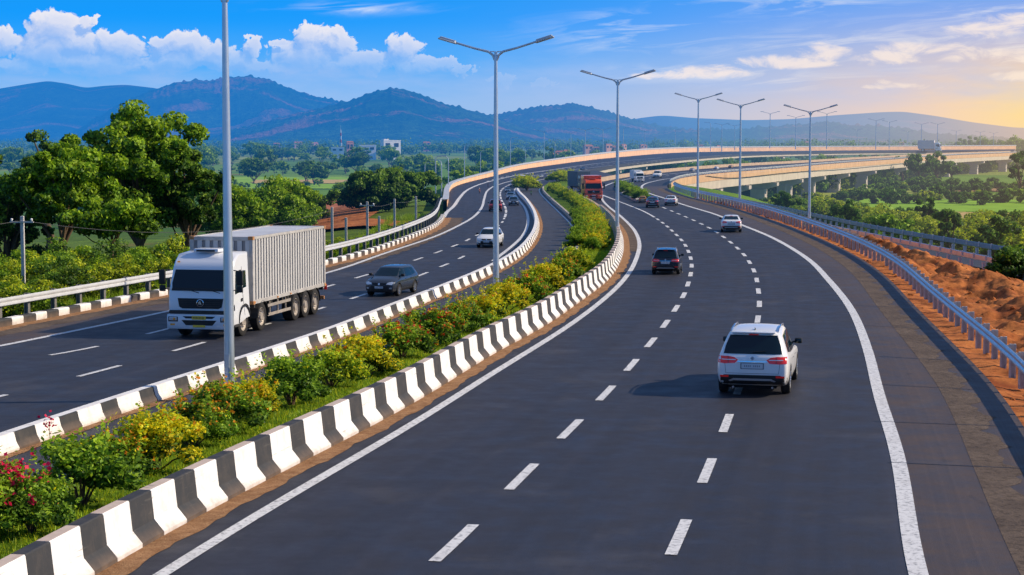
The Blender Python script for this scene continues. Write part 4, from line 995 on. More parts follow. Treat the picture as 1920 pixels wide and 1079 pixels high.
for k in range(46):
    px = 1640+k*7+rn.uniform(-4, 4); D = rn.uniform(430, 520) if k % 3 else rn.uniform(380, 410); x = (px-CX)/F*D
    put(SHF[1 if rn.random() < .6 else rn.randrange(3)], 'shrub', 'dark shrub in the straggling row between the bright field and the right flyover', 'shrub', x, D, rn.uniform(.5, 1.0), rn.uniform(0, 6.28), 'shrubs in rows across the right field', trunk=False)
for k in range(120):
    px = rn.uniform(1300, 1960); D = DF(px)+rn.uniform(30, 110); x = (px-CX)/F*D
    if z_at(x, D) > -5: continue
    put(SHF[rn.randrange(3)], 'shrub', 'dense sunlit shrub in the thicket beyond the side road, right of the flyover piers', 'shrub', x, D, rn.uniform(1.0, 1.9), rn.uniform(0, 6.28), G2, trunk=False)
for i, (px, D, top, w, lab) in enumerate([(1780, 205, 384, 52, 'rounded dark shrub at the near edge of the bright field'), (1880, 180, 390, 80, 'big dark shrub at the right edge before the bright field'), (1672, 190, 398, 80, 'spreading dark shrub right of the thin roadside lamp'), (1585, 215, 375, 70, 'dark leafy shrub left of the bright field'), (1470, 255, 356, 44, 'dark round shrub at the foot of the third pier')]):
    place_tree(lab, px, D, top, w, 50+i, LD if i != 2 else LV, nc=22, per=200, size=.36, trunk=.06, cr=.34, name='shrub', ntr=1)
for k in range(110):
    px = rn.uniform(1150, 1960); D = max(520, DF(px)+40)+rn.uniform(0, 450)*rn.random(); x = (px-CX)/F*D
    put(MIDT[rn.randrange(5)], 'tree', 'dark tree seen beneath and beyond the elevated decks at right', 'tree', x, D, min(rn.uniform(.7, 1.1), (7.2-.012*(D-520)*0)/8), rn.uniform(0, 6), 'trees beyond the elevated decks', z=-8)
for (px, D, top) in ((1800, 1250, 261), (1818, 1300, 257), (1842, 1250, 258), (1862, 1350, 261), (1890, 1200, 256), (1912, 1250, 259), (1930, 1200, 258), (1600, 1300, 266), (1500, 1350, 267), (1720, 1300, 266)):
    x = (px-CX)/F*D; h = 6.6-(top-258)/F*D+7.6; put(MIDT[rn.randrange(5)], 'tree', 'hazy tree on the skyline right of the box truck on the far deck' if px > 1790 else 'hazy tree just above the far deck parapet', 'tree', x, D, h/8, rn.uniform(0, 6), 'skyline trees at right' if px > 1790 else 'hazy trees above the far deck')
# far wood belts: one mass
rng = np.random.default_rng(8); Cs = []; rs = []
for k in range(1500):
    D = rng.uniform(1150, 3200); az_ = rng.uniform(-.33, .33); x = D*math.tan(az_)
    if math.sin(x*.006+D*.004)+math.sin(x*.013-D*.007) < -.5: continue
    h = rng.uniform(7, 15); Cs.append((x, D, -7.6+h*.5)); rs.append(h*.62)
C, N = clumped(Cs, rs, 70, rng, .3); V, Fq = leaves(C, N, 1.7, rng); 
o = bpy.data.objects.new('far_wood', np_mesh('far_wood', V, Fq, LD, np.where(N[:, 0]+N[:, 2] > .5, 0, np.where(N[:, 2] > -.2, 1, 2)), False)); COL.objects.link(o)  # leaf tone painted by facing: lighter upward and sunward, darker below
tag(o, 'hazy belt of woodland stretching along the foot of the hills', 'woodland', kind='stuff')
# roadside thicket at left
G3 = 'bushes along the left guardrail'
LSH = [proto(100+i, 3, 1.9, [LV, LD, LV, LY][i], 26, 170, .17, .02, .33) for i in range(4)]
for k in range(230):
    px = rn.uniform(-30, 620) if k < 200 else rn.uniform(610, 800)
    i = min(range(len(LC_L)), key=lambda j: abs(PX(LC_L[j].x, LC_L[j].y)[0]-px)+(1e4 if LC_L[j].y > 165 else 0)); p = LC_L[i]
    t = (LC_L[i+1]-LC_L[i-1]).normalized(); r = Vector((-t.y, t.x)); d = rn.uniform(2.6, 26) if k < 200 else rn.uniform(2.0, 7)
    q = p+r*d+t*rn.uniform(-2, 2); h = rn.uniform(1.15, 2.1)*(1+.025*d) if k < 200 else rn.uniform(.5, 1.1)
    put(LSH[rn.randrange(4)] if k < 200 else LSH[3 if rn.random() < .5 else 0], 'bush', 'leafy roadside bush behind the left guardrail' if k < 200 else 'low yellow green bush beneath the thin posts', 'bush', q.x, q.y, h/3, rn.uniform(0, 6.28), G3 if k < 200 else 'low bushes beneath the thin posts', trunk=False, sz=.9)
# rough grass behind the left guardrail and on the median
def grass(name, label, pts, n, h, mats, seed, wd=.02):
    rng = np.random.default_rng(seed); P = np.array(pts); C = P[rng.integers(0, len(P), n)] + rng.normal(size=(n, 3))*np.array([.22, .3, 0]); a = rng.uniform(0, 6.28, n)
    hh = h*rng.uniform(.5, 1.3, n); lean = rng.normal(size=(n, 3))*.35*hh[:, None]; lean[:, 2] = hh; w = np.stack([np.cos(a), np.sin(a), a*0], 1)*wd
    V = np.stack([C-w, C+w, C+lean], 1).reshape(-1, 3); o = bpy.data.objects.new(name, np_mesh(name, V, np.arange(3*n).reshape(n, 3), mats, rng.integers(0, len(mats), n), False)); COL.objects.link(o)
    return tag(o, label, 'grass', kind='stuff')
gp = []
mL2, mR2 = resample(offset(mlc, .35), n=900), resample(offset(mrc, -.3), n=900)
for i in range(900):
    if mL2[i].y > 110: break
    for u_ in (.1, .25, .4, .55, .7, .82, .92, 1.0): q = mL2[i].lerp(mR2[i], u_); gp.append((q.x, q.y, .08))
grass('grass', 'short bright grass of the planted median', gp, 70000, .11, [LV[0], LV[1], YEL2, LY[1]], 4, .014)
gp = []
for p, q in zip(offset(cut(LC_L, 30, 160), -1.3), offset(cut(LC_L, 30, 160), -4.5)):
    for u_ in (0, .3, .6, 1): s_ = p.lerp(q, u_); gp.append((s_.x, s_.y, z_at(s_.x, s_.y)-.05))
grass('grass', 'rough weeds behind the left guardrail', gp, 42000, .42, [LV[0], LV[1], LY[1]], 6, .035)
# ------------------------------------------------------------------ flowering bushes of the median
def bush_data(seed, kind, hgt=1.0, rad=.72, n=3400, size=.058):
    rng = np.random.default_rng(seed); ncl = 34; cen = []; rr = []
    for k in range(ncl):
        d = rng.normal(size=3); d /= np.linalg.norm(d); d[2] = abs(d[2])*1.35-.62; q = rng.random()**.4
        cen.append(np.array([0, 0, hgt*.45])+d*q*np.array([rad*.85, rad*.85, hgt*.5])); rr.append(rng.uniform(.13, .24))
    C, N = clumped(cen, rr, n//ncl, rng, .4)
    # loose sprigs that break the outline
    ns = 26
    for k in range(ns):
        a = rng.uniform(0, 6.28); r0 = rad*rng.uniform(.2, .9); L = rng.uniform(.12, .38); m = 14; tt = rng.random(m)
        base = np.array([r0*math.cos(a), r0*math.sin(a), hgt*.75*(1-.5*(r0/rad)**2)]); dr = np.array([math.cos(a)*.35, math.sin(a)*.35, 1.0])
        C = np.concatenate([C, base+dr*tt[:, None]*L+rng.normal(size=(m, 3))*.018]); N = np.concatenate([N, rng.normal(size=(m, 3))])
    C[:, 2] = C[:, 2].clip(.01)
    V, Fq = leaves(C, N, size, rng)
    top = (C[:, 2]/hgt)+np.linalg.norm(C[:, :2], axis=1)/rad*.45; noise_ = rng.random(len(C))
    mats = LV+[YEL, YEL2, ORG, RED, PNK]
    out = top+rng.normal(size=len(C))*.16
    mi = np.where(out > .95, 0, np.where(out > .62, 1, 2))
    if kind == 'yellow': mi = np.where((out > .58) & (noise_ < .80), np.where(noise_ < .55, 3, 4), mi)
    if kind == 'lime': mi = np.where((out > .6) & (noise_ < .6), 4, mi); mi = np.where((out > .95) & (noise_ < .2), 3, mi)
    me1 = (V, Fq, mi, mats)
    # petals
    nf = {'yellow': 90, 'lime': 60, 'red': 640, 'orange': 640, 'crimson': 1000, 'green': 20}[kind]; fm = {'yellow': 5, 'lime': 3, 'red': 6, 'orange': 5, 'crimson': 7, 'green': 3}[kind]
    heads = C[(out > .8)]; heads = heads[rng.integers(0, len(heads), nf//4+1)]; F_ = np.repeat(heads, 4, 0)+rng.normal(size=(4*len(heads), 3))*.028+np.array([0, 0, .03])
    V2, F2 = leaves(F_, rng.normal(size=F_.shape), .05, rng, .6, .9)
    if kind in ('red', 'orange'): fm2 = np.where(rng.random(len(F2)) < .55, fm, np.where(rng.random(len(F2)) < .5, 3, 5))
    else: fm2 = np.full(len(F2), fm)
    st = MB()
    for k in range(9):
        c = cen[rng.integers(0, ncl)]; st.tube([(c[0]*.08, c[1]*.08, -.02), (c[0]*.5, c[1]*.5, c[2]*.6), tuple(c)], [.016, .011, .005], 5, cap=False)
    return (np_mesh('foliage', np.concatenate([V, V2]), np.concatenate([Fq, F2+len(V)]), mats, np.concatenate([mi, fm2]), False), None, st)
BK = {}
for i, kd in enumerate(('yellow', 'yellow', 'lime', 'red', 'orange', 'green', 'crimson', 'lime')):
    a, b, st = bush_data(200+i, kd, n=9800); o = st.build('stems', M_bark); s_ = o.data; bpy.data.objects.remove(o); BK.setdefault(kd, []).append((a, b, s_))
def put_bush(kd, p, sc, rz, label, group=None, wide=1):
    v = BK[kd][int(abs(p.x*7+p.y*3)) % len(BK[kd])]; r = thing('flowering_bush' if kd not in ('green',) else 'bush', label, 'bush', (p.x, p.y, .09), rz, group); r.scale = (sc*wide, sc*wide, sc)
    for m, nm in ((v[0], 'foliage'), (v[2], 'stems')): o = bpy.data.objects.new(nm, m); COL.objects.link(o); o.parent = r
    return r
BL = [(-15,985,'crimson',1.15,'shrub with crimson flowers cut by the left edge of the photo'),(60,985,'green',.9,'dark green bush right beside the crimson flowered shrub'),(150,935,'green',1.2,'large dark green bush with a tall red sprig above, second from the left edge'),(215,880,'orange',.85,'orange tipped bush between the dark green bush and the bright yellow one'),(292,868,'yellow',1.1,'bright yellow bush below the tall lamp post, left of the orange flecked one'),
      (360,825,'orange',.95,'orange and yellow flowered bush just left of the nearest lamp post'),(420,800,'orange',1.1,'green bush with orange blooms wrapped around the foot of the nearest lamp post'),(470,775,'yellow',.9,'yellow topped bush right behind the foot of the nearest lamp post'),(545,752,'green',1.15,'dark green bush two places right of the nearest lamp post'),(620,720,'lime',1.0,'lime bush between the dark green bush and the broad yellow one'),(675,700,'yellow',1.1,'broad golden yellow bush midway between the two nearest lamp posts'),
      (752,668,'red',1.1,'green bush dotted red, left one of the two reddest before the second lamp post'),(812,642,'red',1.15,'bush covered in red and orange blooms, right one of the two reddest'),(868,620,'orange',1.05,'bush with yellow and orange blooms left of the second lamp post'),(908,600,'yellow',1.0,'golden bush just left of the second lamp post foot'),(945,584,'yellow',1.1,'golden bush just right of the second lamp post foot'),
      (982,566,'red',1.1,'red flowered bush two places right of the second lamp post'),(1018,545,'yellow',1.15,'golden yellow bush after the red flowered one'),(1050,525,'orange',1.05,'orange red bush near the far striped wall'),(1075,507,'lime',1.1,'lime green bush where the median starts to bend')]
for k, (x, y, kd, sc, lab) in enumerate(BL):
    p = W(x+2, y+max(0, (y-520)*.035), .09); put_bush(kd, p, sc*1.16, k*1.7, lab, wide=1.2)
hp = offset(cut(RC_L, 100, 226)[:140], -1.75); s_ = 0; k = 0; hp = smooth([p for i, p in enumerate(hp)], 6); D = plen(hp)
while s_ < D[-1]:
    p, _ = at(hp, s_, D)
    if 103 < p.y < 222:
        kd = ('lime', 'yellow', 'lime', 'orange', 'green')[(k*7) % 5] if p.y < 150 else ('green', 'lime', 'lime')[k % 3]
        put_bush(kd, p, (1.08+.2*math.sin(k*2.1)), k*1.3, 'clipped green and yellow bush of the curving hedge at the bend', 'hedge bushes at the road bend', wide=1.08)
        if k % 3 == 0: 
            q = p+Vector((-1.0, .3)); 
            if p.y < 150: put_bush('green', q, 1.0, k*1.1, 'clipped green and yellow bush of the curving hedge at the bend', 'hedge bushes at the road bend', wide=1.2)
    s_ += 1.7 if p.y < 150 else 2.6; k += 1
for (x, y) in ((1164,357),(1170,362),(1177,366),(1186,371),(1195,375),(1202,379)):
    put_bush('green', W(x, y), 1.3, x, 'dark hedge bush on the slim traffic island', 'hedge bushes on the traffic island', wide=1.5)
for (x, y) in ((985,352),(988,358),(1046,343),(1056,341),(1066,339)):
    put_bush('lime', W(x, y), 1.8, x, 'clipped green bush on the far tip between the roads', 'bushes on the far tips between the roads', wide=1.6)
# tall red sprig over the second bush
p = W(95, 905, .1); r = thing('flower_stalk', 'single tall stalk with red blooms above the dark green bush at left', 'flower', p)
mb = MB(); mb.tube([(0, 0, 0), (.02, 0, .6), (-.01, 0, 1.15)], [.012, .009, .005], 5)
rng = np.random.default_rng(77); Cc = rng.normal(size=(46, 3))*np.array([.07, .07, .09])+np.array([0, 0, 1.12]); V, Fq = leaves(Cc, rng.normal(size=(46, 3)), .055, rng, .5, .9)
mb.add([tuple(v) for v in V.tolist()], [tuple(f) for f in Fq.tolist()], 1); mb.build('flower_spike', [LV[1], PNK], r)
# radio mast beside the town
M_mred = mat('mast_red', (.55, .08, .05), .6)
x_ = (640-CX)/F*1400; r = thing('radio_mast', 'thin red and white lattice mast in front of the second hill', 'mast', (x_, 1400, -8)); q = MB(); hh = 6.6-(243-258)/F*1400+8
for k in range(8):
    w0, w1 = 1.1*(1-k/9), 1.1*(1-(k+1)/9)
    for a, b in ((-1, -1), (1, -1), (1, 1), (-1, 1)): q.tube([(a*w0, b*w0, hh*k/8), (a*w1, b*w1, hh*(k+1)/8)], .16, 4, mi=k % 2); q.tube([(a*w0, b*w0, hh*k/8), (-a*w1, b*w1, hh*(k+1)/8)], .10, 4, mi=k % 2)
q.build('lattice', [M_mred, M_white], r); q = MB(); q.tube([(0, 0, hh), (0, 0, hh+3)], .1, 5); q.build('aerial', M_pole, r)
# ------------------------------------------------------------------ far buildings
M_bw = mat('white_wall', (.90, .84, .80), .8, var=.06); M_bp = mat('pink_wall', (.72, .36, .27), .8, var=.12); M_win = mat('dark_window', (.05, .06, .08), .3); M_rf = mat('clay_roof', (.45, .17, .10), .8, var=.15)
def house(label, px, top, bot, wpx, D, rz=.2, kind=0, group=None):
    x = (px-CX)/F*D; z0 = -8.0; zb = 6.6-(bot-258)/F*D; w = wpx/F*D; h = (bot-top)/F*D+max(0, zb-z0)*0; z0 = zb; d = w*.5; 
    r = thing('building', label, 'building', (x, D, z0), rz, group)
    m = M_bw if kind != 1 else M_bp; mb = MB(); mb.box((0, 0, h/2-3), (w, d, h+6)); 
    if kind == 2: mb.box((-w*.33, 0, h*1.12), (w*.3, d*.8, h*.26))
    mb.build('wall', m, r)
    fl = max(1, int(h/3.2)); nw = max(2, int(w/4))
    for side in (0, 1):
        for f in range(fl):
            for k in range(nw if side == 0 else 2):
                q = MB()
                if side == 0: q.box((-w/2+(k+.5)*w/nw, -d/2, (f+.55)*h/fl), (w/nw*.5, .3, h/fl*.45))
                else: q.box((w/2, -d/4+k*d/2, (f+.55)*h/fl), (.3, d*.2, h/fl*.45))
                if len(r.children) < 40: q.build('window', M_win, r)
    q = MB()
    if kind == 1:
        q.add([(-w*.54, -d*.56, h), (w*.54, -d*.56, h), (w*.54, d*.56, h), (-w*.54, d*.56, h), (-w*.4, 0, h+d*.28), (w*.4, 0, h+d*.28)], [(0, 1, 5, 4), (1, 2, 5), (2, 3, 4, 5), (3, 0, 4), (3, 2, 1, 0)]); q.build('roof', M_rf, r)
    else: q.box((0, 0, h+.3), (w*1.03, d*1.03, .6)); q.build('roof', M_bw, r)
    return r
house('white flat roofed building, largest and brightest below the second hill', 733, 265, 281, 34, 1120, .45, 2)
house('pinkish low building left of the brightest white building', 690, 274, 284, 30, 1125, .2, 0)
house('pink tower like building at the left end of the town', 657, 267, 284, 13, 1130, .3, 1)
house('long low pale building at the left end of the town', 634, 278, 285, 24, 1120, .1, 0)
for i, (a, b, c, w_, D) in enumerate(((1049, 285, 296, 16, 900), (1062, 283, 295, 14, 910), (1072, 288, 299, 12, 860), (1040, 288, 297, 12, 880), (1102, 274, 281, 18, 1250), (1118, 277, 283, 10, 1250), (1140, 272, 280, 14, 1300), (1152, 275, 282, 10, 1250), (1168, 272, 279, 12, 1300), (1205, 273, 278, 14, 1400), (1313, 273, 279, 9, 1400), (1345, 274, 279, 9, 1400), (560, 268, 272, 16, 1900), (520, 270, 274, 12, 1900), (590, 269, 273, 14, 1900), (800, 268, 273, 14, 1800), (830, 270, 274, 10, 1800), (1510, 266, 272, 8, 1700), (1688, 268, 273, 9, 1700), (1597, 269, 273, 8, 1700))):
    house('small pinkish house among trees on the hazy plain', a, b, c, w_, D, (i*1.3) % .8, 1, 'houses scattered on the hazy plain')
# ------------------------------------------------------------------ vehicles
def paint(name, col, metal=.0, rough=.32):
    def fn(t, b):
        p = t.pos(True); s = t.new('ShaderNodeSeparateXYZ'); t.l.new(p, s.inputs[0])
        n = t.noise(p, 4, 4, .6); low = t.math('SUBTRACT', 1., t.math('DIVIDE', s.outputs[2], .75, clamp=True), clamp=True)
        c = t.mix(t.math('MULTIPLY', low, t.math('MULTIPLY', n, .75 if max(col) > .3 else .28)), col, (.20, .15, .11))
        t.l.new(c, b.inputs['Base Color']); t.l.new(t.math('MULTIPLY_ADD', n, .12, rough-.06), b.inputs['Roughness'])
    return mat(name, col, rough, metal=metal, coat=.6, fn=fn)
P_white = paint('white_car_paint', (.84, .84, .84)); P_black = paint('black_car_paint', (.008, .014, .030), 0, .18); P_grey = paint('dark_grey_car_paint', (.060, .070, .085), .5, .24)
P_red = paint('dark_red_car_paint', (.20, .012, .010)); P_blue = paint('blue_grey_car_paint', (.10, .15, .22), .3); P_silver = paint('silver_car_paint', (.45, .46, .48), .5); P_orange = paint('orange_truck_paint', (.80, .085, .012)); P_yel = paint('ochre_car_paint', (.5, .25, .05))
V_glass = mat('tinted_glass', (.004, .016, .026), .04, spec=.35, coat=.1)
V_blackp = mat('black_plastic', (.012, .012, .013), .6, var=.2); V_tyre = mat('tyre_rubber', (.016, .015, .015), .85, var=.3, vscale=9, bump=.3, bscale=40)
V_rim = mat('alloy_rim', (.50, .51, .53), .3, metal=.85); V_chrome = mat('chrome', (.75, .76, .78), .15, metal=1)
V_redl = mat('red_lamp', (.60, .012, .01), .18, coat=1, emit=.12); V_clear = mat('clear_lamp', (.75, .78, .80), .08, metal=.55, coat=1); V_amber = mat('amber_lamp', (.85, .32, .02), .25, coat=1)
V_plate = mat('number_plate', (.62, .64, .67), .4); V_yplate = mat('yellow_plate', (.80, .55, .05), .4); V_ink = mat('plate_ink', (.22, .24, .27), .6); V_seam = mat('panel_gap', (.03, .03, .035), .8); V_lining = mat('wheel_arch_lining', (.006, .006, .007), .95)
def poly_patch(bvh, P2, axis, sgn, off=.006, cell=.06, thick=.0):
    """cut a flat outline into cells, press it against the body along an axis"""
    bm = bmesh.new(); vs = [bm.verts.new((p[0], p[1], 0)) for p in P2]; bm.faces.new(vs)
    for ax in (0, 1):
        lo, hi = min(p[ax] for p in P2), max(p[ax] for p in P2); c = lo+cell
        while c < hi-1e-3:
            no = [0, 0, 0]; no[ax] = 1; co = [0, 0, 0]; co[ax] = c
            bmesh.ops.bisect_plane(bm, geom=bm.verts[:]+bm.edges[:]+bm.faces[:], plane_co=co, plane_no=no); c += cell
    bad = []
    for v in bm.verts:
        a, b = v.co.x, v.co.y
        if axis == 'x': o, d = Vector((sgn*4, a, b)), Vector((-sgn, 0, 0))
        elif axis == 'y': o, d = Vector((a, sgn*9, b)), Vector((0, -sgn, 0))
        else: o, d = Vector((a, b, 6)), Vector((0, 0, -1))
        h, n, _, _ = bvh.ray_cast(o, d)
        if h is None: bad.append(v); continue
        if n.dot(d) > 0: n = -n
        v.co = h+(n*.6-d*.4)*off
    if bad: bmesh.ops.delete(bm, geom=bad, context='VERTS')
    bm.verts.index_update(); bm.verts.ensure_lookup_table(); V = [v.co.copy() for v in bm.verts]; Fs = []
    for f in bm.faces:
        f.normal_update(); ii = [v.index for v in f.verts]; want = {'x': Vector((sgn, 0, 0)), 'y': Vector((0, sgn, 0)), 'z': Vector((0, 0, 1))}[axis]
        Fs.append(ii if f.normal.dot(want) >= 0 else ii[::-1])
    bm.free(); return V, Fs
def mir(P): return [(-a, b) for a, b in P][::-1]
def rrect(cx, cz, w, h, r=.02): 
    x, z = w/2, h/2; return [(cx-x+r, cz-z), (cx+x-r, cz-z), (cx+x, cz-z+r), (cx+x, cz+z-r), (cx+x-r, cz+z), (cx-x+r, cz+z), (cx-x, cz+z-r), (cx-x, cz-z+r)]
def circ(cx, cz, r, n=16): return [(cx+r*math.cos(2*math.pi*k/n), cz+r*math.sin(2*math.pi*k/n)) for k in range(n)]
def wheel(root, x, y, r, w, loc=None, spokes=5, mrim=None, name='wheel', truck=False):
    s = 1 if x > 0 else -1
    mb = MB(); mb.lathe([(-w/2, r*.66), (-w/2, r*.93), (-w/2+.02, r*.985), (-w*.2, r), (w*.2, r), (w/2-.02, r*.985), (w/2, r*.93), (w/2, r*.66)], 'x', n=28)
    wl = mb.build('wheel', V_tyre, root, smooth=40, loc=(x, y, r)); mb = MB()
    if truck:
        mb.lathe([(w*.5*s-s*.02, r*.68), (w*.5*s-s*.01, r*.62), (w*.3*s, r*.56), (w*.18*s, r*.34), (w*.32*s, r*.30), (w*.5*s, r*.26), (w*.52*s, r*.2), (w*.52*s, 0.001)], 'x', n=28)
        rim = mb.build('rim', mrim or V_rim, wl, smooth=50); q = MB()
        for k in range(10): a = k*.628; q.tube([(w*.3*s, r*.42*math.cos(a), r*.42*math.sin(a)), (w*.42*s, r*.42*math.cos(a), r*.42*math.sin(a))], .022, 6)
        mb_=q; mb_.lathe([(w*.3*s, r*.47), (w*.305*s, r*.36)], 'x', n=20); q.build('hub_ring', V_chrome, wl)
    else:
        mb.lathe([(s*w*.48, r*.68), (s*w*.46, r*.62), (s*w*.12, r*.60), (s*w*.05, r*.02)], 'x', n=24); 
        for k in range(spokes):
            a = k*2*math.pi/spokes
            for d in (-.16, .16):
                c = lambda rr, aa: (0, rr*math.cos(aa), rr*math.sin(aa)); p0, p1 = c(r*.1, a+d*3), c(r*.62, a+d)
                mb.tube([(s*w*.36, p0[1], p0[2]), (s*w*.42, p1[1], p1[2])], .022, 5)
        mb.lathe([(s*w*.42, .0), (s*w*.42, r*.16), (s*w*.3, r*.2)], 'x', n=12); mb.build('rim', V_rim, wl, smooth=50)
    return wl
def car_body(st, wheels, wr, lvl=2):
    """stations (y, half width, floor z, shoulder z, half top width, top z) -> smooth shell with wheel arches cut out"""
    rings = []
    for (y, w, zb, zs, wt, zt) in st:
        zm = zb+(zs-zb)*.55
        h = [(0, zb), (w*.78, zb), (w*.965, zb+.05), (w, zm), (w*.985, zs-.04), (w*.95, zs+.015), (wt+(w*.95-wt)*.12, zt-.05), (wt*.86, zt-.004), (0, zt+.018)]
        rings.append([(x, y, z) for x, z in h]+[(-x, y, z) for x, z in h[-2:0:-1]])
    n = len(rings[0]); V = [p for r in rings for p in r]; Fs = [(i*n+k, i*n+(k+1) % n, (i+1)*n+(k+1) % n, (i+1)*n+k) for i in range(len(rings)-1) for k in range(n)]
    # closed ends made of quads
    for e, fl in ((0, 0), (len(rings)-1, 1)):
        b = e*n
        for k in range(n//2):
            a_, b_, c_, d_ = b+k, b+k+1, b+(n-k-1) % n, b+(n-k) % n
            q = [a_, b_, c_, d_]; q = [x for i, x in enumerate(q) if x not in q[:i]]
            if len(q) > 2: Fs.append(tuple(q if fl else q[::-1]))
    me = bpy.data.meshes.new('tmp'); me.from_pydata(V, [], Fs); o = bpy.data.objects.new('tmp', me); COL.objects.link(o)
    me.materials.append(V_seam); me.materials.append(V_lining); fixn(o)
    md = o.modifiers.new('s', 'SUBSURF'); md.levels = md.render_levels = lvl
    dg = bpy.context.evaluated_depsgraph_get(); dg.update(); ev = o.evaluated_get(dg); m1 = bpy.data.meshes.new_from_object(ev); 
    bvh = BVHTree.FromPolygons([v.co.copy() for v in m1.vertices], [list(p.vertices) for p in m1.polygons])
    mb = MB(); 
    for y in wheels:
        for s in (-1, 1): 
            c = MB(); c.lathe([(s*.52, .001), (s*.52, wr+.055), (s*1.4, wr+.055), (s*1.4, .001)], 'x', (0, y, wr+.005), 28); mb.add(c.v, c.f, 1)
    cu = mb.build('cut', [V_seam, V_lining]); fixn(cu)
    bo = o.modifiers.new('b', 'BOOLEAN'); bo.object = cu; bo.operation = 'DIFFERENCE'; bo.solver = 'EXACT'
    dg = bpy.context.evaluated_depsgraph_get(); dg.update(); m2 = bpy.data.meshes.new_from_object(o.evaluated_get(dg))
    if len(m2.polygons) < 50: m2 = m1
    bpy.data.objects.remove(o); bpy.data.objects.remove(cu)
    return m2, bvh
SUV = dict(st=[(-2.27,.72,.44,.80,.60,.90),(-2.24,.86,.34,.92,.70,1.02),(-2.12,.91,.28,1.00,.72,1.14),(-1.84,.925,.22,1.00,.66,1.585),(-1.72,.925,.21,1.0,.655,1.63),(-.9,.925,.2,.99,.66,1.68),(.1,.925,.2,.97,.65,1.655),(.42,.925,.2,.96,.64,1.60),(1.12,.92,.2,.95,.70,1.10),(1.28,.92,.2,.94,.70,1.045),(1.85,.91,.2,.88,.66,.96),(2.15,.87,.24,.78,.60,.84),(2.27,.74,.32,.64,.5,.70)],
    wy=(-1.36, 1.38), wr=.36, wx=.80,
    rw=[(-.74, 1.09), (.74, 1.09), (.70, 1.28), (.60, 1.54), (-.60, 1.54), (-.70, 1.28)], ws=[(-.72, 1.10), (.72, 1.10), (.60, 1.55), (-.60, 1.55)],
    sw=[[(.12, 1.02), (1.02, 1.02), (.52, 1.50), (.12, 1.53)], [(-.92, 1.03), (.05, 1.02), (.05, 1.53), (-.75, 1.54)], [(-1.62, 1.10), (-1.02, 1.04), (-.84, 1.53), (-1.42, 1.50)]], tz=.95, top=1.67, roof=(-1.5, .2), rails=True)
SEDAN = dict(st=[(-2.27,.70,.42,.78,.58,.90),(-2.22,.83,.32,.90,.68,1.03),(-2.0,.88,.24,.95,.70,1.06),(-1.62,.90,.22,.96,.70,1.09),(-1.0,.90,.2,.96,.60,1.38),(-.8,.90,.2,.95,.59,1.42),(-.1,.90,.2,.94,.60,1.46),(.35,.90,.2,.93,.59,1.40),(1.12,.895,.2,.92,.66,1.03),(1.28,.89,.2,.90,.66,.985),(1.85,.88,.2,.82,.62,.90),(2.15,.84,.22,.72,.56,.78),(2.27,.72,.30,.6,.46,.66)],
    wy=(-1.35, 1.38), wr=.33, wx=.775,
    rw=[(-.64, 1.10), (.64, 1.10), (.53, 1.36), (-.53, 1.36)], ws=[(-.66, 1.03), (.66, 1.03), (.53, 1.37), (-.53, 1.37)],
    sw=[[(.10, .98), (1.0, .98), (.42, 1.34), (.10, 1.37)], [(-.85, .98), (.03, .98), (.03, 1.37), (-.72, 1.34)]], tz=.90, top=1.46, roof=(-.7, .2), rails=False)
HATCH = dict(st=[(-2.0,.70,.42,.80,.58,.92),(-1.96,.83,.32,.92,.68,1.04),(-1.85,.87,.26,.98,.70,1.14),(-1.58,.885,.22,.98,.62,1.46),(-1.45,.885,.21,.98,.61,1.51),(-.7,.885,.2,.96,.61,1.56),(.15,.885,.2,.94,.60,1.53),(.40,.885,.2,.93,.595,1.47),(1.08,.88,.2,.92,.66,1.06),(1.22,.88,.2,.90,.66,1.01),(1.65,.87,.2,.84,.62,.93),(1.92,.83,.22,.74,.56,.80),(2.02,.70,.30,.60,.46,.66)],
    wy=(-1.22, 1.22), wr=.33, wx=.765,
    rw=[(-.64, 1.12), (.64, 1.12), (.54, 1.40), (-.54, 1.40)], ws=[(-.67, 1.06), (.67, 1.06), (.55, 1.45), (-.55, 1.45)],
    sw=[[(.10, .99), (.96, .99), (.46, 1.42), (.10, 1.44)], [(-.85, 1.0), (.03, .99), (.03, 1.44), (-.72, 1.42)], [(-1.4, 1.08), (-.93, 1.01), (-.8, 1.42), (-1.25, 1.40)]], tz=.93, top=1.55, roof=(-1.2, .2), rails=False)
BODY = {}
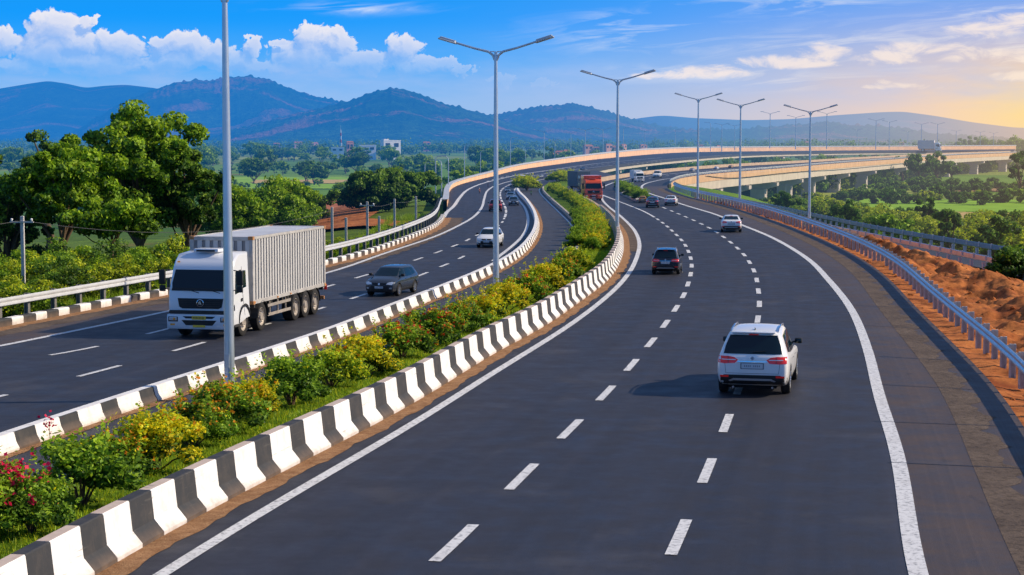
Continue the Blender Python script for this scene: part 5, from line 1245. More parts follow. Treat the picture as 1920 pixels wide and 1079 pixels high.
def make_car(S, key, pt, label, name='car', detail=2, two_tone=False, group=None, plate=None, chr_=True):
    if key not in BODY: BODY[key] = car_body(S['st'], S['wy'], S['wr'])
    m0, bvh = BODY[key]; m = m0.copy(); m.materials.clear(); m.materials.append(pt); m.materials.append(V_lining); m.shade_smooth(); m.set_sharp_from_angle(angle=R(32))
    root = thing(name, label, 'car', group=group); bo = bpy.data.objects.new('body', m); COL.objects.link(bo); bo.parent = root
    L0, L1 = S['st'][0][0], S['st'][-1][0]; tz = S['tz']; W_ = S['st'][5][1]
    def pp(nm, P2, ax, sg, mt, off=.006, par=root, cell=.08):
        V, Fs = poly_patch(bvh, P2, ax, sg, off, cell)
        if not V: return None
        mb = MB(); mb.add(V, Fs); return mb.build(nm, mt, par, smooth=180)
    pp('windscreen', S['ws'], 'y', 1, V_glass, .008); rw = pp('rear_window', S['rw'], 'y', -1, V_glass, .010)
    for s in (-1, 1):
        for q in S['sw']: pp('side_window', q, 'x', s, V_glass, .007)
        # tail lamps wrap from the rear to the flank
        sh = (lambda P: P if s > 0 else mir(P))
        tl = pp('tail_light', sh([(.36, tz-.005), (.44, tz-.085), (.70, tz-.10), (.865*W_/.925, tz-.085), (.86*W_/.925, tz+.075), (.62, tz+.08), (.46, tz+.06)]), 'y', -1, V_redl, .016)
        if detail > 1 and tl:
            pp('chrome_strip', sh([(.42, tz-.012), (.78, tz-.012), (.78, tz+.008), (.42, tz+.008)]), 'y', -1, V_clear, .022, tl)
            pp('lamp_divider', sh([(.60, tz-.09), (.615, tz-.09), (.615, tz+.07), (.60, tz+.07)]), 'y', -1, V_blackp, .021, tl)
        pp('reflector', sh([(.60, .50), (.80, .50), (.82, .545), (.60, .555)]), 'y', -1, V_redl, .022)
        pp('headlight', sh([(.40, tz-.27), (.72, tz-.29), (.80, tz-.16), (.66, tz-.14), (.46, tz-.19)]), 'y', 1, V_clear, .012)
        pp('fog_light', sh([(.58, .42), (.72, .43), (.72, .50), (.58, .49)]), 'y', 1, V_clear, .022)
        V, Fs = poly_patch(bvh, [(-.95*1, .30), (.95, .30), (.95, .365), (-.95, .365)], 'x', s, .012); mb = MB(); mb.add(V, Fs); mb.build('sill_trim', V_blackp, root, smooth=180)
        for k, y in enumerate((.02, -.82)):
            for qq in ([(y, .42), (y+.012, .42), (y+.012, .99), (y, .99)],): pp('door_gap', qq, 'x', s, V_seam, .004, cell=.1)
            pp('door_handle', rrect(y+.17, .87, .17, .03, .01), 'x', s, pt if pt is not P_white else V_chrome, .03)
        pp('door_gap', [(1.04, .42), (1.052, .42), (1.052, .96), (1.04, .96)], 'x', s, V_seam, .004, cell=.1)
        mb = MB(); z = S['sw'][0][0][1]+.06; x = W_*.97-.07
        mb.tube([(s*(x-.12), .84, z), (s*(x+.06), .86, z+.02)], .025, 6); mb.box((s*(x+.14), .85, z+.05), (.20, .12, .15), bev=.045); mm = mb.build('mirror', [V_blackp], root, smooth=60)
        mb = MB(); mb.box((s*(x+.14), .80, z+.05), (.16, .05, .11), bev=.02); mb.build('mirror_glass', V_glass, mm, smooth=60)
        if S['rails']:
            mb = MB(); y0, y1 = -1.62, .25; xx = .60
            def zr_(y): 
                h = bvh.ray_cast(Vector((s*xx, y, 4)), Vector((0, 0, -1)))[0]; return h.z if h else 1.6
            mb.tube([(s*xx, y0, zr_(y0)+.005), (s*xx, y0+.12, zr_(y0+.12)+.055), (s*xx, -.7, zr_(-.7)+.06), (s*xx, y1-.12, zr_(y1-.12)+.055), (s*xx, y1, zr_(y1)+.005)], .02, 8); mb.build('roof_rail', V_chrome, root, smooth=60)
        for y in S['wy']: wheel(root, s*S['wx'], y, S['wr'], .23)
    pp('rear_bumper', [(-.86, .26), (.86, .26), (.88, .50), (.70, .565), (-.70, .565), (-.88, .50)], 'y', -1, V_blackp, .014)
    pp('skid_plate', [(-.46, .425), (.46, .425), (.56, .40), (.60, .42), (.48, .475), (-.48, .475), (-.60, .42), (-.56, .40)], 'y', -1, V_rim, .022)
    pp('front_bumper', [(-.72, .28), (.72, .28), (.66, .40), (-.66, .40)], 'y', 1, V_blackp, .012)
    pp('plate_recess', rrect(0, tz-.155, .60, .165, .01), 'y', -1, V_ink, .016); pl = pp('number_plate', rrect(0, tz-.155, .54, .125, .01), 'y', -1, plate or V_plate, .022); fp_ = pp('number_plate', rrect(0, .50, .48, .11, .01), 'y', 1, plate or V_plate, .03)
    if detail > 1:
        for k in range(9):
            if k == 4: continue
            for par, zc, sg in ((pl, tz-.155, -1), (fp_, .50, 1)):
                if par: pp('plate_mark', rrect(-.19+k*.047, zc, .022, .045, .004), 'y', sg, V_ink, .027 if sg < 0 else .035, par)
        pp('high_brake_light', rrect(0, S['rw'][3][1]+.012, .24, .022, .004), 'y', -1, V_redl, .02)
        pp('tailgate_seam', [(-.66, .60), (.66, .60), (.66, .608), (-.66, .608)], 'y', -1, V_seam, .006)
        for s in (-1, 1): pp('tailgate_seam', [(s*.665, .60), (s*.673, .60), (s*.70, tz-.10), (s*.692, tz-.10)] if s > 0 else [(s*.673, .60), (s*.665, .60), (s*.692, tz-.10), (s*.70, tz-.10)], 'y', -1, V_seam, .006)
        if chr_: pp('chrome_strip', [(-.38, tz-.052), (.38, tz-.052), (.38, tz-.030), (-.38, tz-.030)], 'y', -1, V_chrome, .02)
        em = pp('emblem', circ(0, tz+.035, .05), 'y', -1, V_chrome, .02)
        if em: pp('emblem_core', circ(0, tz+.035, .036), 'y', -1, V_ink, .024, em)
        mb = MB(); z0 = bvh.ray_cast(Vector((0, S['roof'][0], 4)), Vector((0, 0, -1)))[0].z
        mb.add([(-.018, S['roof'][0]+.1, z0), (.018, S['roof'][0]+.1, z0), (.008, S['roof'][0]-.08, z0-.01), (-.008, S['roof'][0]-.08, z0-.01), (0, S['roof'][0]-.07, z0+.075)], [(0, 1, 4), (1, 2, 4), (2, 3, 4), (3, 0, 4)]); mb.build('aerial', V_blackp, root)
        if rw: 
            mb = MB(); y = -2.1 if S is SUV else -1.4; zz = S['rw'][0][1]+.05; h = bvh.ray_cast(Vector((.1, -9, zz)), Vector((0, 1, 0)))[0]
            if h: mb.tube([(0, h.y-.03, zz), (.34, h.y-.025, zz+.03)], .009, 5); mb.build('wiper', V_blackp, rw)
        mb = MB(); z = S['rw'][3][1]+.045; h = bvh.ray_cast(Vector((0, -9, z)), Vector((0, 1, 0)))[0]
        if h and S is not SEDAN: mb.box((0, h.y+.02, z+.025), (1.10, .24, .035), bev=.015); mb.build('roof_spoiler', pt, root, smooth=60)
    gr = pp('grille', [(-.36, tz-.31), (.36, tz-.31), (.42, tz-.20), (-.42, tz-.20)], 'y', 1, V_blackp, .012)
    if gr: pp('emblem', circ(0, tz-.255, .055), 'y', 1, V_chrome, .02, gr)
    pp('air_intake', [(-.50, .40), (.50, .40), (.46, .56), (-.46, .56)], 'y', 1, V_blackp, .014)
    if two_tone: pp('roof_panel', [(-.5, S['roof'][0]), (.5, S['roof'][0]), (.5, S['roof'][1]), (-.5, S['roof'][1])], 'z', 1, V_glass, .01)
    mb = MB(); mb.box((0, 0, .26), (1.2, L1-L0-.5, .12)); mb.build('underbody', V_lining, root)
    if detail > 1:
        mb = MB()
        for s in (-1, 1): mb.tube([(s*.5, L0+.32, .22), (s*.5, L0+.2, .22)], .03, 8)
        mb.build('exhaust', V_chrome, root)
    return root
def park(c, px, py, head, wpx=None, wreal=1.85):
    """stand a car at a ground point; head = degrees clockwise from straight away"""
    p = W(px, py); c.location = p; c.rotation_euler = (0, 0, -R(head))
    if wpx: sc = wpx/F*p.y/wreal; c.scale = (sc, sc, sc)
    return c
# rear / front edge of each car is where the pixel lies, so the root is pushed half a length along its heading
def stand(c, px, py, head, half, wpx=None, wreal=1.85, lens=1.0):
    park(c, px, py, head, wpx, wreal); s = c.scale[0]; c.scale = (s, s*lens, s)
    fwd = Vector((math.sin(R(head)), math.cos(R(head)), 0)); c.location = c.location+fwd*half*s*lens; return c
suv = make_car(SUV, 'suv', P_white, 'white estate style SUV with roof rails, nearest car, driving away', 'suv'); stand(suv, 1412, 741, 12.5, 1.9, 136)
blk = make_car(SUV, 'suv', P_black, 'black SUV driving away in the left lane of the right road', 'suv'); stand(blk, 1248, 515, 8, 1.9, 53)
wh2 = make_car(SEDAN, 'sedan', P_white, 'white saloon driving away near the right edge line, under the flyover lamps'); stand(wh2, 1371, 436, 6.5, 1.9, 39, 1.8)
gry = make_car(HATCH, 'hatch', P_grey, 'dark grey hatchback coming towards the camera behind the container truck'); stand(gry, 714, 556, 180+17, -1.75, 62, 1.77)
whl = make_car(HATCH, 'hatch', P_white, 'white car coming towards the camera, half hidden by the second lamp post'); stand(whl, 913, 465, 180+8, -1.75, 41, 1.77)
rdc = make_car(SUV, 'suv', P_red, 'dark red SUV with lit tail lamps on the left road behind the second lamp post', 'suv'); stand(rdc, 929, 397, -1, 1.9, 25)
b1 = make_car(HATCH, 'hatch', P_grey, 'black car at the rear left of the oncoming queue on the far left road', detail=1); stand(b1, 963, 386, 180, -1.75, 19, 1.77)
b2 = make_car(HATCH, 'hatch', P_blue, 'blue grey car directly behind the black one in the oncoming queue', detail=1); stand(b2, 957, 375, 180, -1.75, 16, 1.77)
b3 = make_car(SEDAN, 'sedan', P_blue, 'small blue car third in the oncoming queue', detail=1); stand(b3, 952, 361, 180, -1.75, 11, 1.8)
b4 = make_car(SEDAN, 'sedan', P_silver, 'small silver car fourth in the oncoming queue', detail=1); stand(b4, 961, 351, 185, -1.75, 11, 1.8)
b5 = make_car(SUV, 'suv', P_white, 'white van like car leading the far end of the oncoming queue', 'suv', detail=1); stand(b5, 978, 342, 190, -1.75, 14)
c1 = make_car(SEDAN, 'sedan', P_black, 'black car with red tail lamps just left of the far white saloon'); stand(c1, 1223, 390, 6, 1.9, 25, 1.8)
c2 = make_car(SEDAN, 'sedan', P_white, 'far white saloon driving away right of the black one'); stand(c2, 1257, 386, 9, 1.9, 23, 1.8)
c3 = make_car(HATCH, 'hatch', P_yel, 'small ochre car tucked left of the far black car', detail=1); stand(c3, 1205, 381, 4, 1.9, 15, 1.77)
c4 = make_car(HATCH, 'hatch', P_grey, 'tiny dark car above the far black car', detail=1); stand(c4, 1209, 367, 4, 1.9, 9, 1.77)
c5 = make_car(HATCH, 'hatch', P_grey, 'tiny dark car by the tip of the traffic island', detail=1); stand(c5, 1177, 350, -4, 1.9, 11, 1.77)
c6 = make_car(SEDAN, 'sedan', P_blue, 'tiny blue grey car beside the tip of the traffic island', detail=1); stand(c6, 1189, 357, -10, 1.9, 9, 1.77)
c7 = make_car(SUV, 'suv', P_white, 'white square backed SUV at the entrance of the right flyover', 'suv', detail=1); stand(c7, 1231, 334, 190, -1.9, 15)
for (px, py, w_, pt, lab) in ((1300, 322, 8, P_silver, 'tiny silver car on the right flyover nearest to the white SUV'), (1345, 318, 7, P_white, 'tiny white car on the right flyover between the silver and the ochre one'), (1372, 315.5, 7, P_yel, 'tiny ochre car farther along the right flyover'), (1010, 334, 8, P_silver, 'tiny silver car on the far left road, first after the white van like car'), (1045, 327, 7, P_white, 'tiny white car on the far left road below the long parapet'), (1090, 319, 6, P_grey, 'tiny dark car farthest along the left road')):
    c = make_car(SEDAN, 'sedan', pt, lab, detail=1); stand(c, px, py, 20 if px > 1100 else 200, -1.9, w_, 1.8)
# ---- the container truck
M_contd = mat('container_groove_shade', (.27, .27, .28), .6, var=.1, vscale=1)  # darker grey on the recess faces paints in the shade between ribs
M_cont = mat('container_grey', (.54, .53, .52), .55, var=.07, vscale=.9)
M_controof = mat('container_roof', (.66, .67, .69), .5, var=.12, vscale=.8); M_contf = mat('container_frame', (.44, .42, .40), .55, var=.2, vscale=3)
M_corner = mat('rusty_corner_casting', (.42, .20, .08), .8, var=.3, vscale=9); P_cab = paint('white_cab_paint', (.76, .78, .82)); M_chas = mat('chassis_paint', (.035, .033, .032), .75, var=.35, vscale=4); M_hub = mat('dusty_truck_rim', (.40, .35, .30), .6, metal=.3, var=.2)
def corr(mb, p0, u, up, L, h, depth, pitch, n, mi=0, rec=False):
    """corrugated sheet from p0 along u with outward normal n"""
    k = int(L/pitch); pitch = L/k; s = 0; cs = [(0, 0)]
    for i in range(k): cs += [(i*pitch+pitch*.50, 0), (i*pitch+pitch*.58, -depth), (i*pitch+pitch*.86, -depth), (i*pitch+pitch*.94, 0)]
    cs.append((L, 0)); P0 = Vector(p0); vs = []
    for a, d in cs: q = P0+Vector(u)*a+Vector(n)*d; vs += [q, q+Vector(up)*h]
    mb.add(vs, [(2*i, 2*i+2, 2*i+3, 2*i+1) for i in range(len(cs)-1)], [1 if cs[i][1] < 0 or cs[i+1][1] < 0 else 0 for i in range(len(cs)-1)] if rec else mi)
def container(root, y0, y1, z0, z1, hw, name='container', msheet=None):
    """front at y0 > y1 rear"""
    L = y0-y1; h = z1-z0; fr = MB()
    for x in (-hw+.07, hw-.07):
        for y in (y0-.07, y1+.07): fr.box((x, y, (z0+z1)/2), (.14, .14, h), bev=.012)
        fr.box((x, (y0+y1)/2, z0+.07), (.13, L-.28, .14), bev=.01); fr.box((x, (y0+y1)/2, z1-.05), (.13, L-.28, .10), bev=.01)
    for y in (y0-.07, y1+.07): fr.box((0, y, z0+.08), (2*hw-.28, .13, .16), bev=.01); fr.box((0, y, z1-.07), (2*hw-.28, .13, .14), bev=.01)
    c = fr.build(name, M_contf, root); i = .045; sh = MB()
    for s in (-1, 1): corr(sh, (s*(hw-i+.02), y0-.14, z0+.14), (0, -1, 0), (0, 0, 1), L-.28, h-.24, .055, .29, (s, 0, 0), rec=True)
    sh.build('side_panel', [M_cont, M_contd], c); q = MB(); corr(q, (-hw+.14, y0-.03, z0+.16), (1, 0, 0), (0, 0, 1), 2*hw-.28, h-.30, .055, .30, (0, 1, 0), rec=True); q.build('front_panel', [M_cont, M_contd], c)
    q = MB(); q.box((0, y1+.04, (z0+z1)/2), (2*hw-.28, .05, h-.3)); 
    for x in (-.75, -.3, .3, .75): q.tube([(x, y1, z0+.2), (x, y1, z1-.2)], .02, 6)
    q.build('rear_doors', msheet or M_cont, c)
    q = MB(); corr(q, (-hw+.10, y0-.14, z1-.02), (0, -1, 0), (1, 0, 0), L-.28, 2*hw-.2, .02, .30, (0, 0, 1)); q.build('roof', M_controof, c)
    for x in (-hw+.08, hw-.08):
        for y in (y0-.08, y1+.08):
            for z in (z0+.06, z1-.05): q = MB(); q.box((x, y, z), (.19, .19, .13), bev=.01); q.build('corner_casting', M_corner, c)
    return c
def truck_cab(root, pt, yf, hw=1.22, zt=2.95, plate=V_yplate, detail=True):
    """cab-over: front face at yf (local +y), floor .55"""
    d = 1.75; V = []; prof = [(yf-.02, .42), (yf, .60), (yf+.0, 1.25), (yf-.03, 1.62), (yf-.26, 2.52), (yf-.42, 2.72), (yf-.75, zt), (yf-d, zt+.05), (yf-d, .62), (yf-d+.35, .60), (yf-.95, .50)]
    mb = MB(); n = len(prof)
    ws = [1.0]*n; layers = [(-hw, .0), (-hw+.07, .06), (hw-.07, .06), (hw, .0)]
    cy, cz = yf-.9, 1.6
    for x, g in layers:
        for (y, z) in prof:
            k = 0 if g else .06; dy = -k if y > cy else k; tap = 1-(.07 if z > 2.4 else 0)
            V.append((x*tap, y+dy*(1 if g == 0 else 0), z-(k if z > cz else -k)*.6))
    Fs = [(l*n+i, l*n+(i+1) % n, (l+1)*n+(i+1) % n, (l+1)*n+i) for l in range(3) for i in range(n)]+[tuple(range(n)), tuple(3*n+k for k in range(n))[::-1]]
    mb.add(V, Fs); cab = mb.build('cab', pt, root, smooth=38); fixn(cab)
    bvh = BVHTree.FromPolygons([v.co.copy() for v in cab.data.vertices], [list(p.vertices) for p in cab.data.polygons])
    def pp(nm, P2, ax, sg, mt, off=.01, par=cab, cell=.15):
        Vv, Fv = poly_patch(bvh, P2, ax, sg, off, cell)
        if Vv: m = MB(); m.add(Vv, Fv); return m.build(nm, mt, par)
    sp_ = (pt is P_cab)
    w = pp('windscreen', [(-1.08, 1.76), (1.08, 1.76), (1.10, 1.95), (1.01, 2.42), (-1.01, 2.42), (-1.10, 1.95)], 'y', 1, V_glass, .012)
    pp('windscreen_band', [(-1.10, 1.68), (1.10, 1.68), (1.09, 1.78), (-1.09, 1.78)], 'y', 1, V_blackp, .02)
    q = MB()
    for x in (-.75, .05): q.tube([(x, yf+.03, 1.62), (x+.3, yf+.01, 1.70), (x+.62, yf+.0, 1.70)], .014, 5)
    q.build('wiper', V_blackp, w)
    g = pp('grille', [(-.86, 1.42), (.86, 1.42), (.80, 1.12), (.68, 1.06), (-.68, 1.06), (-.80, 1.12)], 'y', 1, V_blackp, .02)
    q = MB()
    for z in (1.14, 1.21, 1.28, 1.35): q.box((0, yf+.02, z), (1.45, .03, .025))
    q.build('grille_bar', M_chas, g)
    q = MB(); q.lathe([(0, .13), (.03, .135), (.035, .115), (.02, .11)], 'y', (0, yf+.02, 1.26), 24); e = q.build('emblem', V_chrome, g, smooth=50)
    q = MB(); q.add([(-.05, yf+.05, 1.19), (.06, yf+.05, 1.21), (.075, yf+.05, 1.27), (.0, yf+.05, 1.345), (-.03, yf+.05, 1.28), (.03, yf+.05, 1.26)], [(0, 1, 2, 3, 4), (0, 1, 5)]); q.build('emblem_core', V_chrome, e)
    q = MB(); q.box((0, yf+.03, .93), (2*hw-.1, .12, .13), bev=.03); q.build('lower_band', M_chas, root)
    q = MB(); q.box((0, yf+.04, .60), (2*hw+.02, .26, .54), bev=.08); bp = q.build('bumper', pt, root, smooth=50)
    q = MB(); q.add([(-.62, yf+.175, .80), (.62, yf+.175, .80), (.5, yf+.175, .72), (-.5, yf+.175, .72)], [(3, 2, 1, 0)]); q.add([(-.66, yf+.175, .66), (.66, yf+.175, .66), (.5, yf+.175, .48), (-.5, yf+.175, .48)], [(3, 2, 1, 0)]); q.build('air_intake', V_blackp, bp)
    for s in (-1, 1):
        q = MB(); q.box((s*.98, yf+.13, .69), (.38, .10, .19), bev=.03); hl = q.build('headlight_housing', V_blackp, bp); q = MB(); q.box((s*.98, yf+.175, .70), (.30, .04, .12), bev=.018); q.build('headlight', V_clear, hl)
        q = MB(); q.lathe([(0, .05), (.02, .04), (.02, .001)], 'y', (s*.93, yf+.19, .70), 12); q.build('bulb', V_amber if sp_ else V_clear, hl)
        q = MB(); q.box((s*1.0, yf+.165, .50), (.18, .03, .07), bev=.015); q.build('fog_light', V_amber, bp)
        pp('side_window', [(yf-1.02, 1.62), (yf-.30, 1.56), (yf-.45, 2.36), (yf-.98, 2.40)], 'x', s, V_glass, .012)
        pp('quarter_window', [(yf-1.42, 1.75), (yf-1.10, 1.72), (yf-1.10, 2.36), (yf-1.42, 2.34)], 'x', s, V_glass, .012)
        pp('door_gap', [(yf-1.20, .75), (yf-1.18, .75), (yf-1.03, 1.6), (yf-1.03, 2.5), (yf-1.05, 2.5), (yf-1.05, 1.6)], 'x', s, V_seam, .006)
        pp('door_handle', rrect(yf-.92, 1.32, .18, .12, .02), 'x', s, V_blackp, .02)
        q = MB(); q.tube([(s*(hw-.02), yf-.16, 2.42), (s*(hw+.22), yf-.04, 2.40)], .02, 6); q.tube([(s*(hw-.0), yf-.12, 1.72), (s*(hw+.22), yf-.04, 1.74)], .02, 6); q.box((s*(hw+.24), yf-.06, 2.16), (.24, .10, .52), bev=.03); q.box((s*(hw+.24), yf-.06, 1.76), (.22, .10, .22), bev=.03); q.build('mirror', V_blackp, root, smooth=60)
        q = MB(); q.box((s*(hw-.10), yf-.35, .45), (.25, .5, .10), bev=.02); q.build('step', M_chas, root)
        q = MB()
        pts = [(0, yf-1.13+.56*math.cos(a), .52+.56*math.sin(a)) for a in [math.pi*k/10 for k in range(11)]]
        for a, b in zip(pts, pts[1:]): q.add([(s*(hw-.32), a[1], a[2]), (s*(hw+.035), a[1], a[2]), (s*(hw+.035), b[1], b[2]), (s*(hw-.32), b[1], b[2])], [(0, 1, 2, 3)]); q.add([(s*(hw+.035), a[1], a[2]), (s*(hw+.035), b[1], b[2]), (s*(hw+.035), b[1], b[2]+.09), (s*(hw+.035), a[1], a[2]+.09)], [(0, 1, 2, 3)])
        q.build('mudguard', V_blackp, root)
        pp('roof_marker', rrect(s*.95, 2.68, .10, .05, .01), 'y', 1, V_amber, .03)
        pp('indicator', rrect(yf-.14, 1.10, .10, .22, .02), 'x', s, V_blackp, .02)
    q = MB(); q.box((0, yf+.18, .69+.06), (.52, .02, .13), bev=.005); a = q.build('number_plate', plate, bp); q = MB(); q.box((0, yf+.18, .45), (.46, .02, .08), bev=.005); q.build('number_plate', plate, bp)
    for k in range(8):
        q = MB(); q.box((-.19+k*.055, yf+.194, .75), (.03, .004, .05)); q.build('plate_mark', M_chas, a)
    q = MB(); q.box((.05, yf-1.05, zt+.13), (.95, .75, .12), bev=.05); q.build('roof_unit', pt, root, smooth=50); q = MB(); q.box((.05, yf-.68, zt+.12), (.7, .04, .06)); q.build('roof_vent', V_blackp, root)
    return cab
def make_truck():
    root = thing('container_truck', 'white cab truck carrying a long corrugated grey container, coming towards the camera', 'truck'); yf = 0
    truck_cab(root, P_cab, 0)
    container(root, -2.05, -10.6, 1.04, 3.50, 1.22)
    mb = MB()
    for s in (-1, 1): mb.box((s*.42, -5.8, .82), (.10, 9.8, .24))
    for y in np.arange(-2.3, -10.4, -.62): mb.box((0, float(y), .97), (2.36, .10, .13))
    for y in (-3.0, -4.3, -7.8, -8.9, -10): mb.box((0, y, .9), (.8, .15, .2))
    mb.build('chassis', M_chas, root)
    for s in (-1, 1):
        for k, y in enumerate((-1.13, -3.05)): wheel(root, s*1.03, y, .52, .30, truck=True, mrim=M_hub)
        for y in (-6.85, -8.05, -9.25): wheel(root, s*1.0, y, .52, .42, truck=True, mrim=M_hub)
        for k, (y, w_) in enumerate(((-3.05, .60), (-6.85, .58), (-8.05, .58), (-9.25, .58))):
            q = MB(); pts = [(y+w_*math.cos(a), .50+w_*math.sin(a)) for a in [math.pi*j/10 for j in range(11)]]
            for a, b in zip(pts, pts[1:]): q.add([(s*.82, a[0], a[1]), (s*1.24, a[0], a[1]), (s*1.24, b[0], b[1]), (s*.82, b[0], b[1])], [(0, 1, 2, 3)])
            q.build('mudguard', M_chas, root)
        q = MB()
        for z in (.52, .86): q.box((s*1.19, -4.95, z), (.04, 2.6, .11), bev=.008)
        for y in (-4.0, -4.9, -5.8): q.box((s*1.14, y, .72), (.05, .06, .55))
        q.build('side_guard', M_hub, root)
        q = MB(); q.box((s*1.2, -10.62, 1.0), (.12, .03, .22)); q.build('tail_light', V_redl, root)
    q = MB(); q.lathe([(-.3, .001), (-.3, .3), (.3, .3), (.3, .001)], 'y', (.86, -2.05, .66), 18); q.build('air_tank', M_chas, root, smooth=40)
    q = MB(); q.tube([(1.1, -1.9, .95), (1.16, -2.1, .7), (1.16, -2.4, .5), (1.1, -2.55, .35)], .05, 8); q.tube([(1.05, -2.1, 1.15), (1.1, -2.25, .5)], .06, 8); q.build('exhaust', M_hub, root, smooth=60)
    q = MB(); q.box((0, -10.75, .55), (2.2, .10, .14), bev=.01); q.box((-.6, -10.6, .75), (.08, .2, .4)); q.box((.6, -10.6, .75), (.08, .2, .4)); q.build('rear_underrun_bar', M_corner, root)
    for y in (-2.2, -4.7, -6.2, -10.5):
        for s in (-1, 1): q = MB(); q.box((s*1.235, y, 1.10), (.02, .09, .06)); q.build('marker_lamp', V_amber, root)
    q = MB(); q.box((0, -1.85, 1.3), (1.6, .12, 1.2)); q.build('cab_rear_frame', M_chas, root)
    return root
trk = make_truck(); p = W(377, 635); trk.rotation_euler = (0, 0, R(180-12.0)); trk.location = p; trk.scale = (.925, .93, .93)
# ---- orange truck, grey box truck, white truck, far box truck
def small_truck(label, pt, mbox, boxh=3.3, L=5.5, name='box_truck'):
    root = thing(name, label, 'truck'); truck_cab(root, pt, 0, zt=2.9, plate=V_plate); q = MB(); q.box((0, -1.95-L/2, .95+(boxh-.95)/2), (2.44, L, boxh-.95), bev=.05); q.build('cargo_box', mbox, root)
    q = MB(); q.box((0, -L/2-1, .8), (.9, L+1.5, .25)); q.build('chassis', M_chas, root)
    for s in (-1, 1):
        for y in (-1.13, -L-.4): wheel(root, s*1.0, y, .5, .3, truck=True)
    return root
M_dbox = mat('dark_blue_box', (.06, .09, .13), .6, var=.15); M_wbox = mat('white_box', (.74, .74, .74), .5, var=.06); M_pbox = mat('pale_box', (.62, .58, .62), .6, var=.08)
def put_truck(o, px, py, head, wpx, lens=1.0):
    p = W(px, py); sc = wpx/F*p.y/2.5; o.location = p; o.rotation_euler = (0, 0, R(180)-R(head)); o.scale = (sc, sc*lens, sc); return o
put_truck(small_truck('orange red truck coming down the slip road past the hedge', P_orange, P_orange, 3.45, 4.5), 1113, 377, -4, 34, .8)
put_truck(small_truck('truck with a long dark blue box right behind the orange one', P_grey, M_dbox, 3.6, 5.5), 1101, 361, -16, 27, 1.0)
put_truck(small_truck('small white truck at the foot of the right flyover', P_white, M_wbox, 3.3, 3.5), 1200, 342, -14, 17)
put_truck(small_truck('pale box truck standing out above the far deck at right', P_white, M_pbox, 3.6, 5), 1764, 285.2, -70, 15)
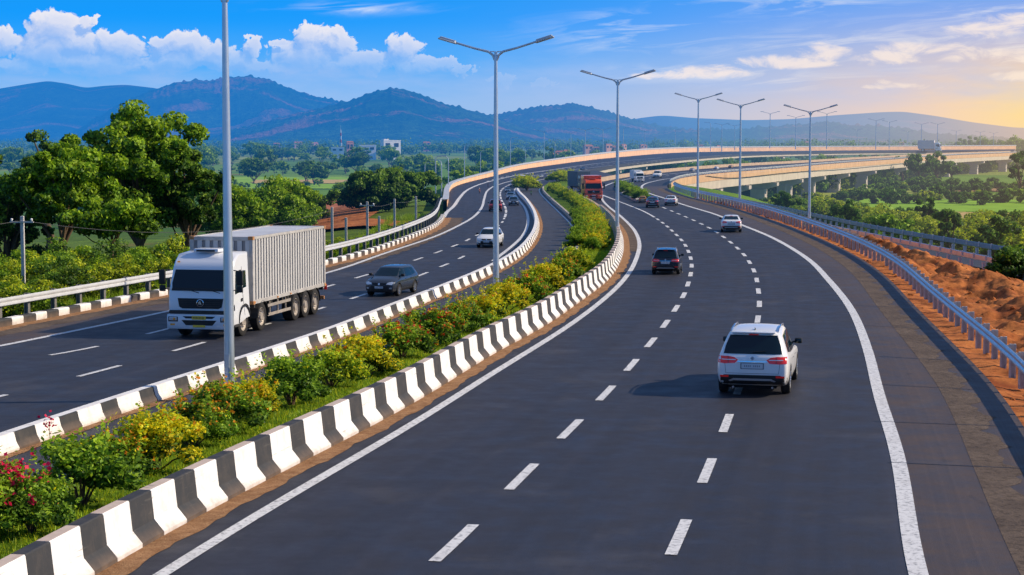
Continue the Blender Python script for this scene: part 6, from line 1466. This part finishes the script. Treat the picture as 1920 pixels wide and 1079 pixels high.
# ---- motorbikes with riders
M_cloth = [mat('rider_shirt', (.55, .20, .10), .9), mat('rider_shirt_dark', (.05, .06, .10), .9), mat('rider_shirt_green', (.10, .22, .10), .9)]; M_skin = mat('skin', (.32, .17, .10), .6)
def bike(label, plabel, px, py, hd, hpx, ci, group=None):
    r = thing('motorbike', label, 'motorbike'); 
    for y in (-.62, .62): q = MB(); q.lathe([(-.05, .22), (-.05, .29), (0, .31), (.05, .29), (.05, .22)], 'x', n=14); w_ = q.build('wheel', V_tyre, r, loc=(0, y, .31)); q = MB(); q.lathe([(-.03, .03), (-.03, .22), (.03, .22), (.03, .03)], 'x', n=14); q.build('rim', V_rim, w_)
    q = MB(); q.box((0, -.05, .52), (.22, .7, .28), bev=.06); q.box((0, .18, .80), (.26, .42, .18), bev=.07); q.tube([(0, .62, .31), (0, .42, .95)], .03, 6); q.build('body', V_blackp if ci != 1 else P_red, r)
    q = MB(); q.box((0, -.32, .82), (.24, .62, .09), bev=.03); q.build('seat', V_blackp, r); q = MB(); q.tube([(-.34, .34, 1.02), (0, .42, .98), (.34, .34, 1.02)], .018, 6); q.build('handlebar', V_chrome, r)
    q = MB(); q.lathe([(0, .001), (0, .08), (.05, .07)], 'y', (0, .5, .88), 10); q.build('headlight', V_clear, r)
    pe = thing('person', plabel, 'person'); J = {'pel': (0, -.2, .92), 'ch': (0, -.08, 1.35), 'nk': (0, -.05, 1.50), 'hd': (0, -.02, 1.68)}
    vs = [Vector(J['pel']), Vector(J['ch']), Vector(J['nk']), Vector(J['hd'])]; ed_ = [(0, 1), (1, 2), (2, 3)]; rr_ = [.15, .17, .06, .10]
    for s in (-1, 1):
        b_ = len(vs); vs += [Vector((s*.19, -.06, 1.40)), Vector((s*.27, .10, 1.18)), Vector((s*.30, .34, 1.05)), Vector((s*.12, -.2, .86)), Vector((s*.17, .22, .76)), Vector((s*.15, .02, .36)), Vector((s*.15, .16, .30))]
        ed_ += [(1, b_), (b_, b_+1), (b_+1, b_+2), (0, b_+3), (b_+3, b_+4), (b_+4, b_+5), (b_+5, b_+6)]; rr_ += [.07, .055, .04, .10, .075, .055, .045]
    me = bpy.data.meshes.new('body'); me.from_pydata(vs, ed_, []); o = bpy.data.objects.new('body', me); COL.objects.link(o); me.materials.append(M_cloth[ci])
    sk = o.modifiers.new('k', 'SKIN'); 
    for i, v in enumerate(me.skin_vertices[0].data): v.radius = (rr_[i], rr_[i]); v.use_root = (i == 0)
    ss = o.modifiers.new('s', 'SUBSURF'); ss.levels = ss.render_levels = 1; dg = bpy.context.evaluated_depsgraph_get(); dg.update(); m2 = bpy.data.meshes.new_from_object(o.evaluated_get(dg)); bpy.data.objects.remove(o)
    m2.materials.clear(); m2.materials.append(M_cloth[ci]); bo = bpy.data.objects.new('body', m2); COL.objects.link(bo); bo.parent = pe
    q = MB(); q.lathe([(0, .001), (.0, .12), (.1, .135), (.2, .10), (.25, .001)], 'z', (0, -.02, 1.60), 12); q.build('helmet', V_blackp if ci else M_wmetal, pe, smooth=60)
    p = W(px, py); sc = hpx/F*p.y/1.8
    for o in (r, pe): o.location = p; o.rotation_euler = (0, 0, -R(hd)); o.scale = (sc, sc, sc)
bike('motorbike alone on the empty left lanes, nearer one', 'rider in a reddish shirt on the nearer of the two motorbikes', 899, 363, 175, 10, 0)
bike('motorbike farther up the left lanes, just left of the lamp pole', 'rider in dark clothes on the farther of the two motorbikes', 915, 351, 175, 7, 1)
bike('motorbike on the narrow service lane by the hedge tip', 'rider in a green shirt on the service lane by the hedge tip', 996, 367, 178, 10, 2)
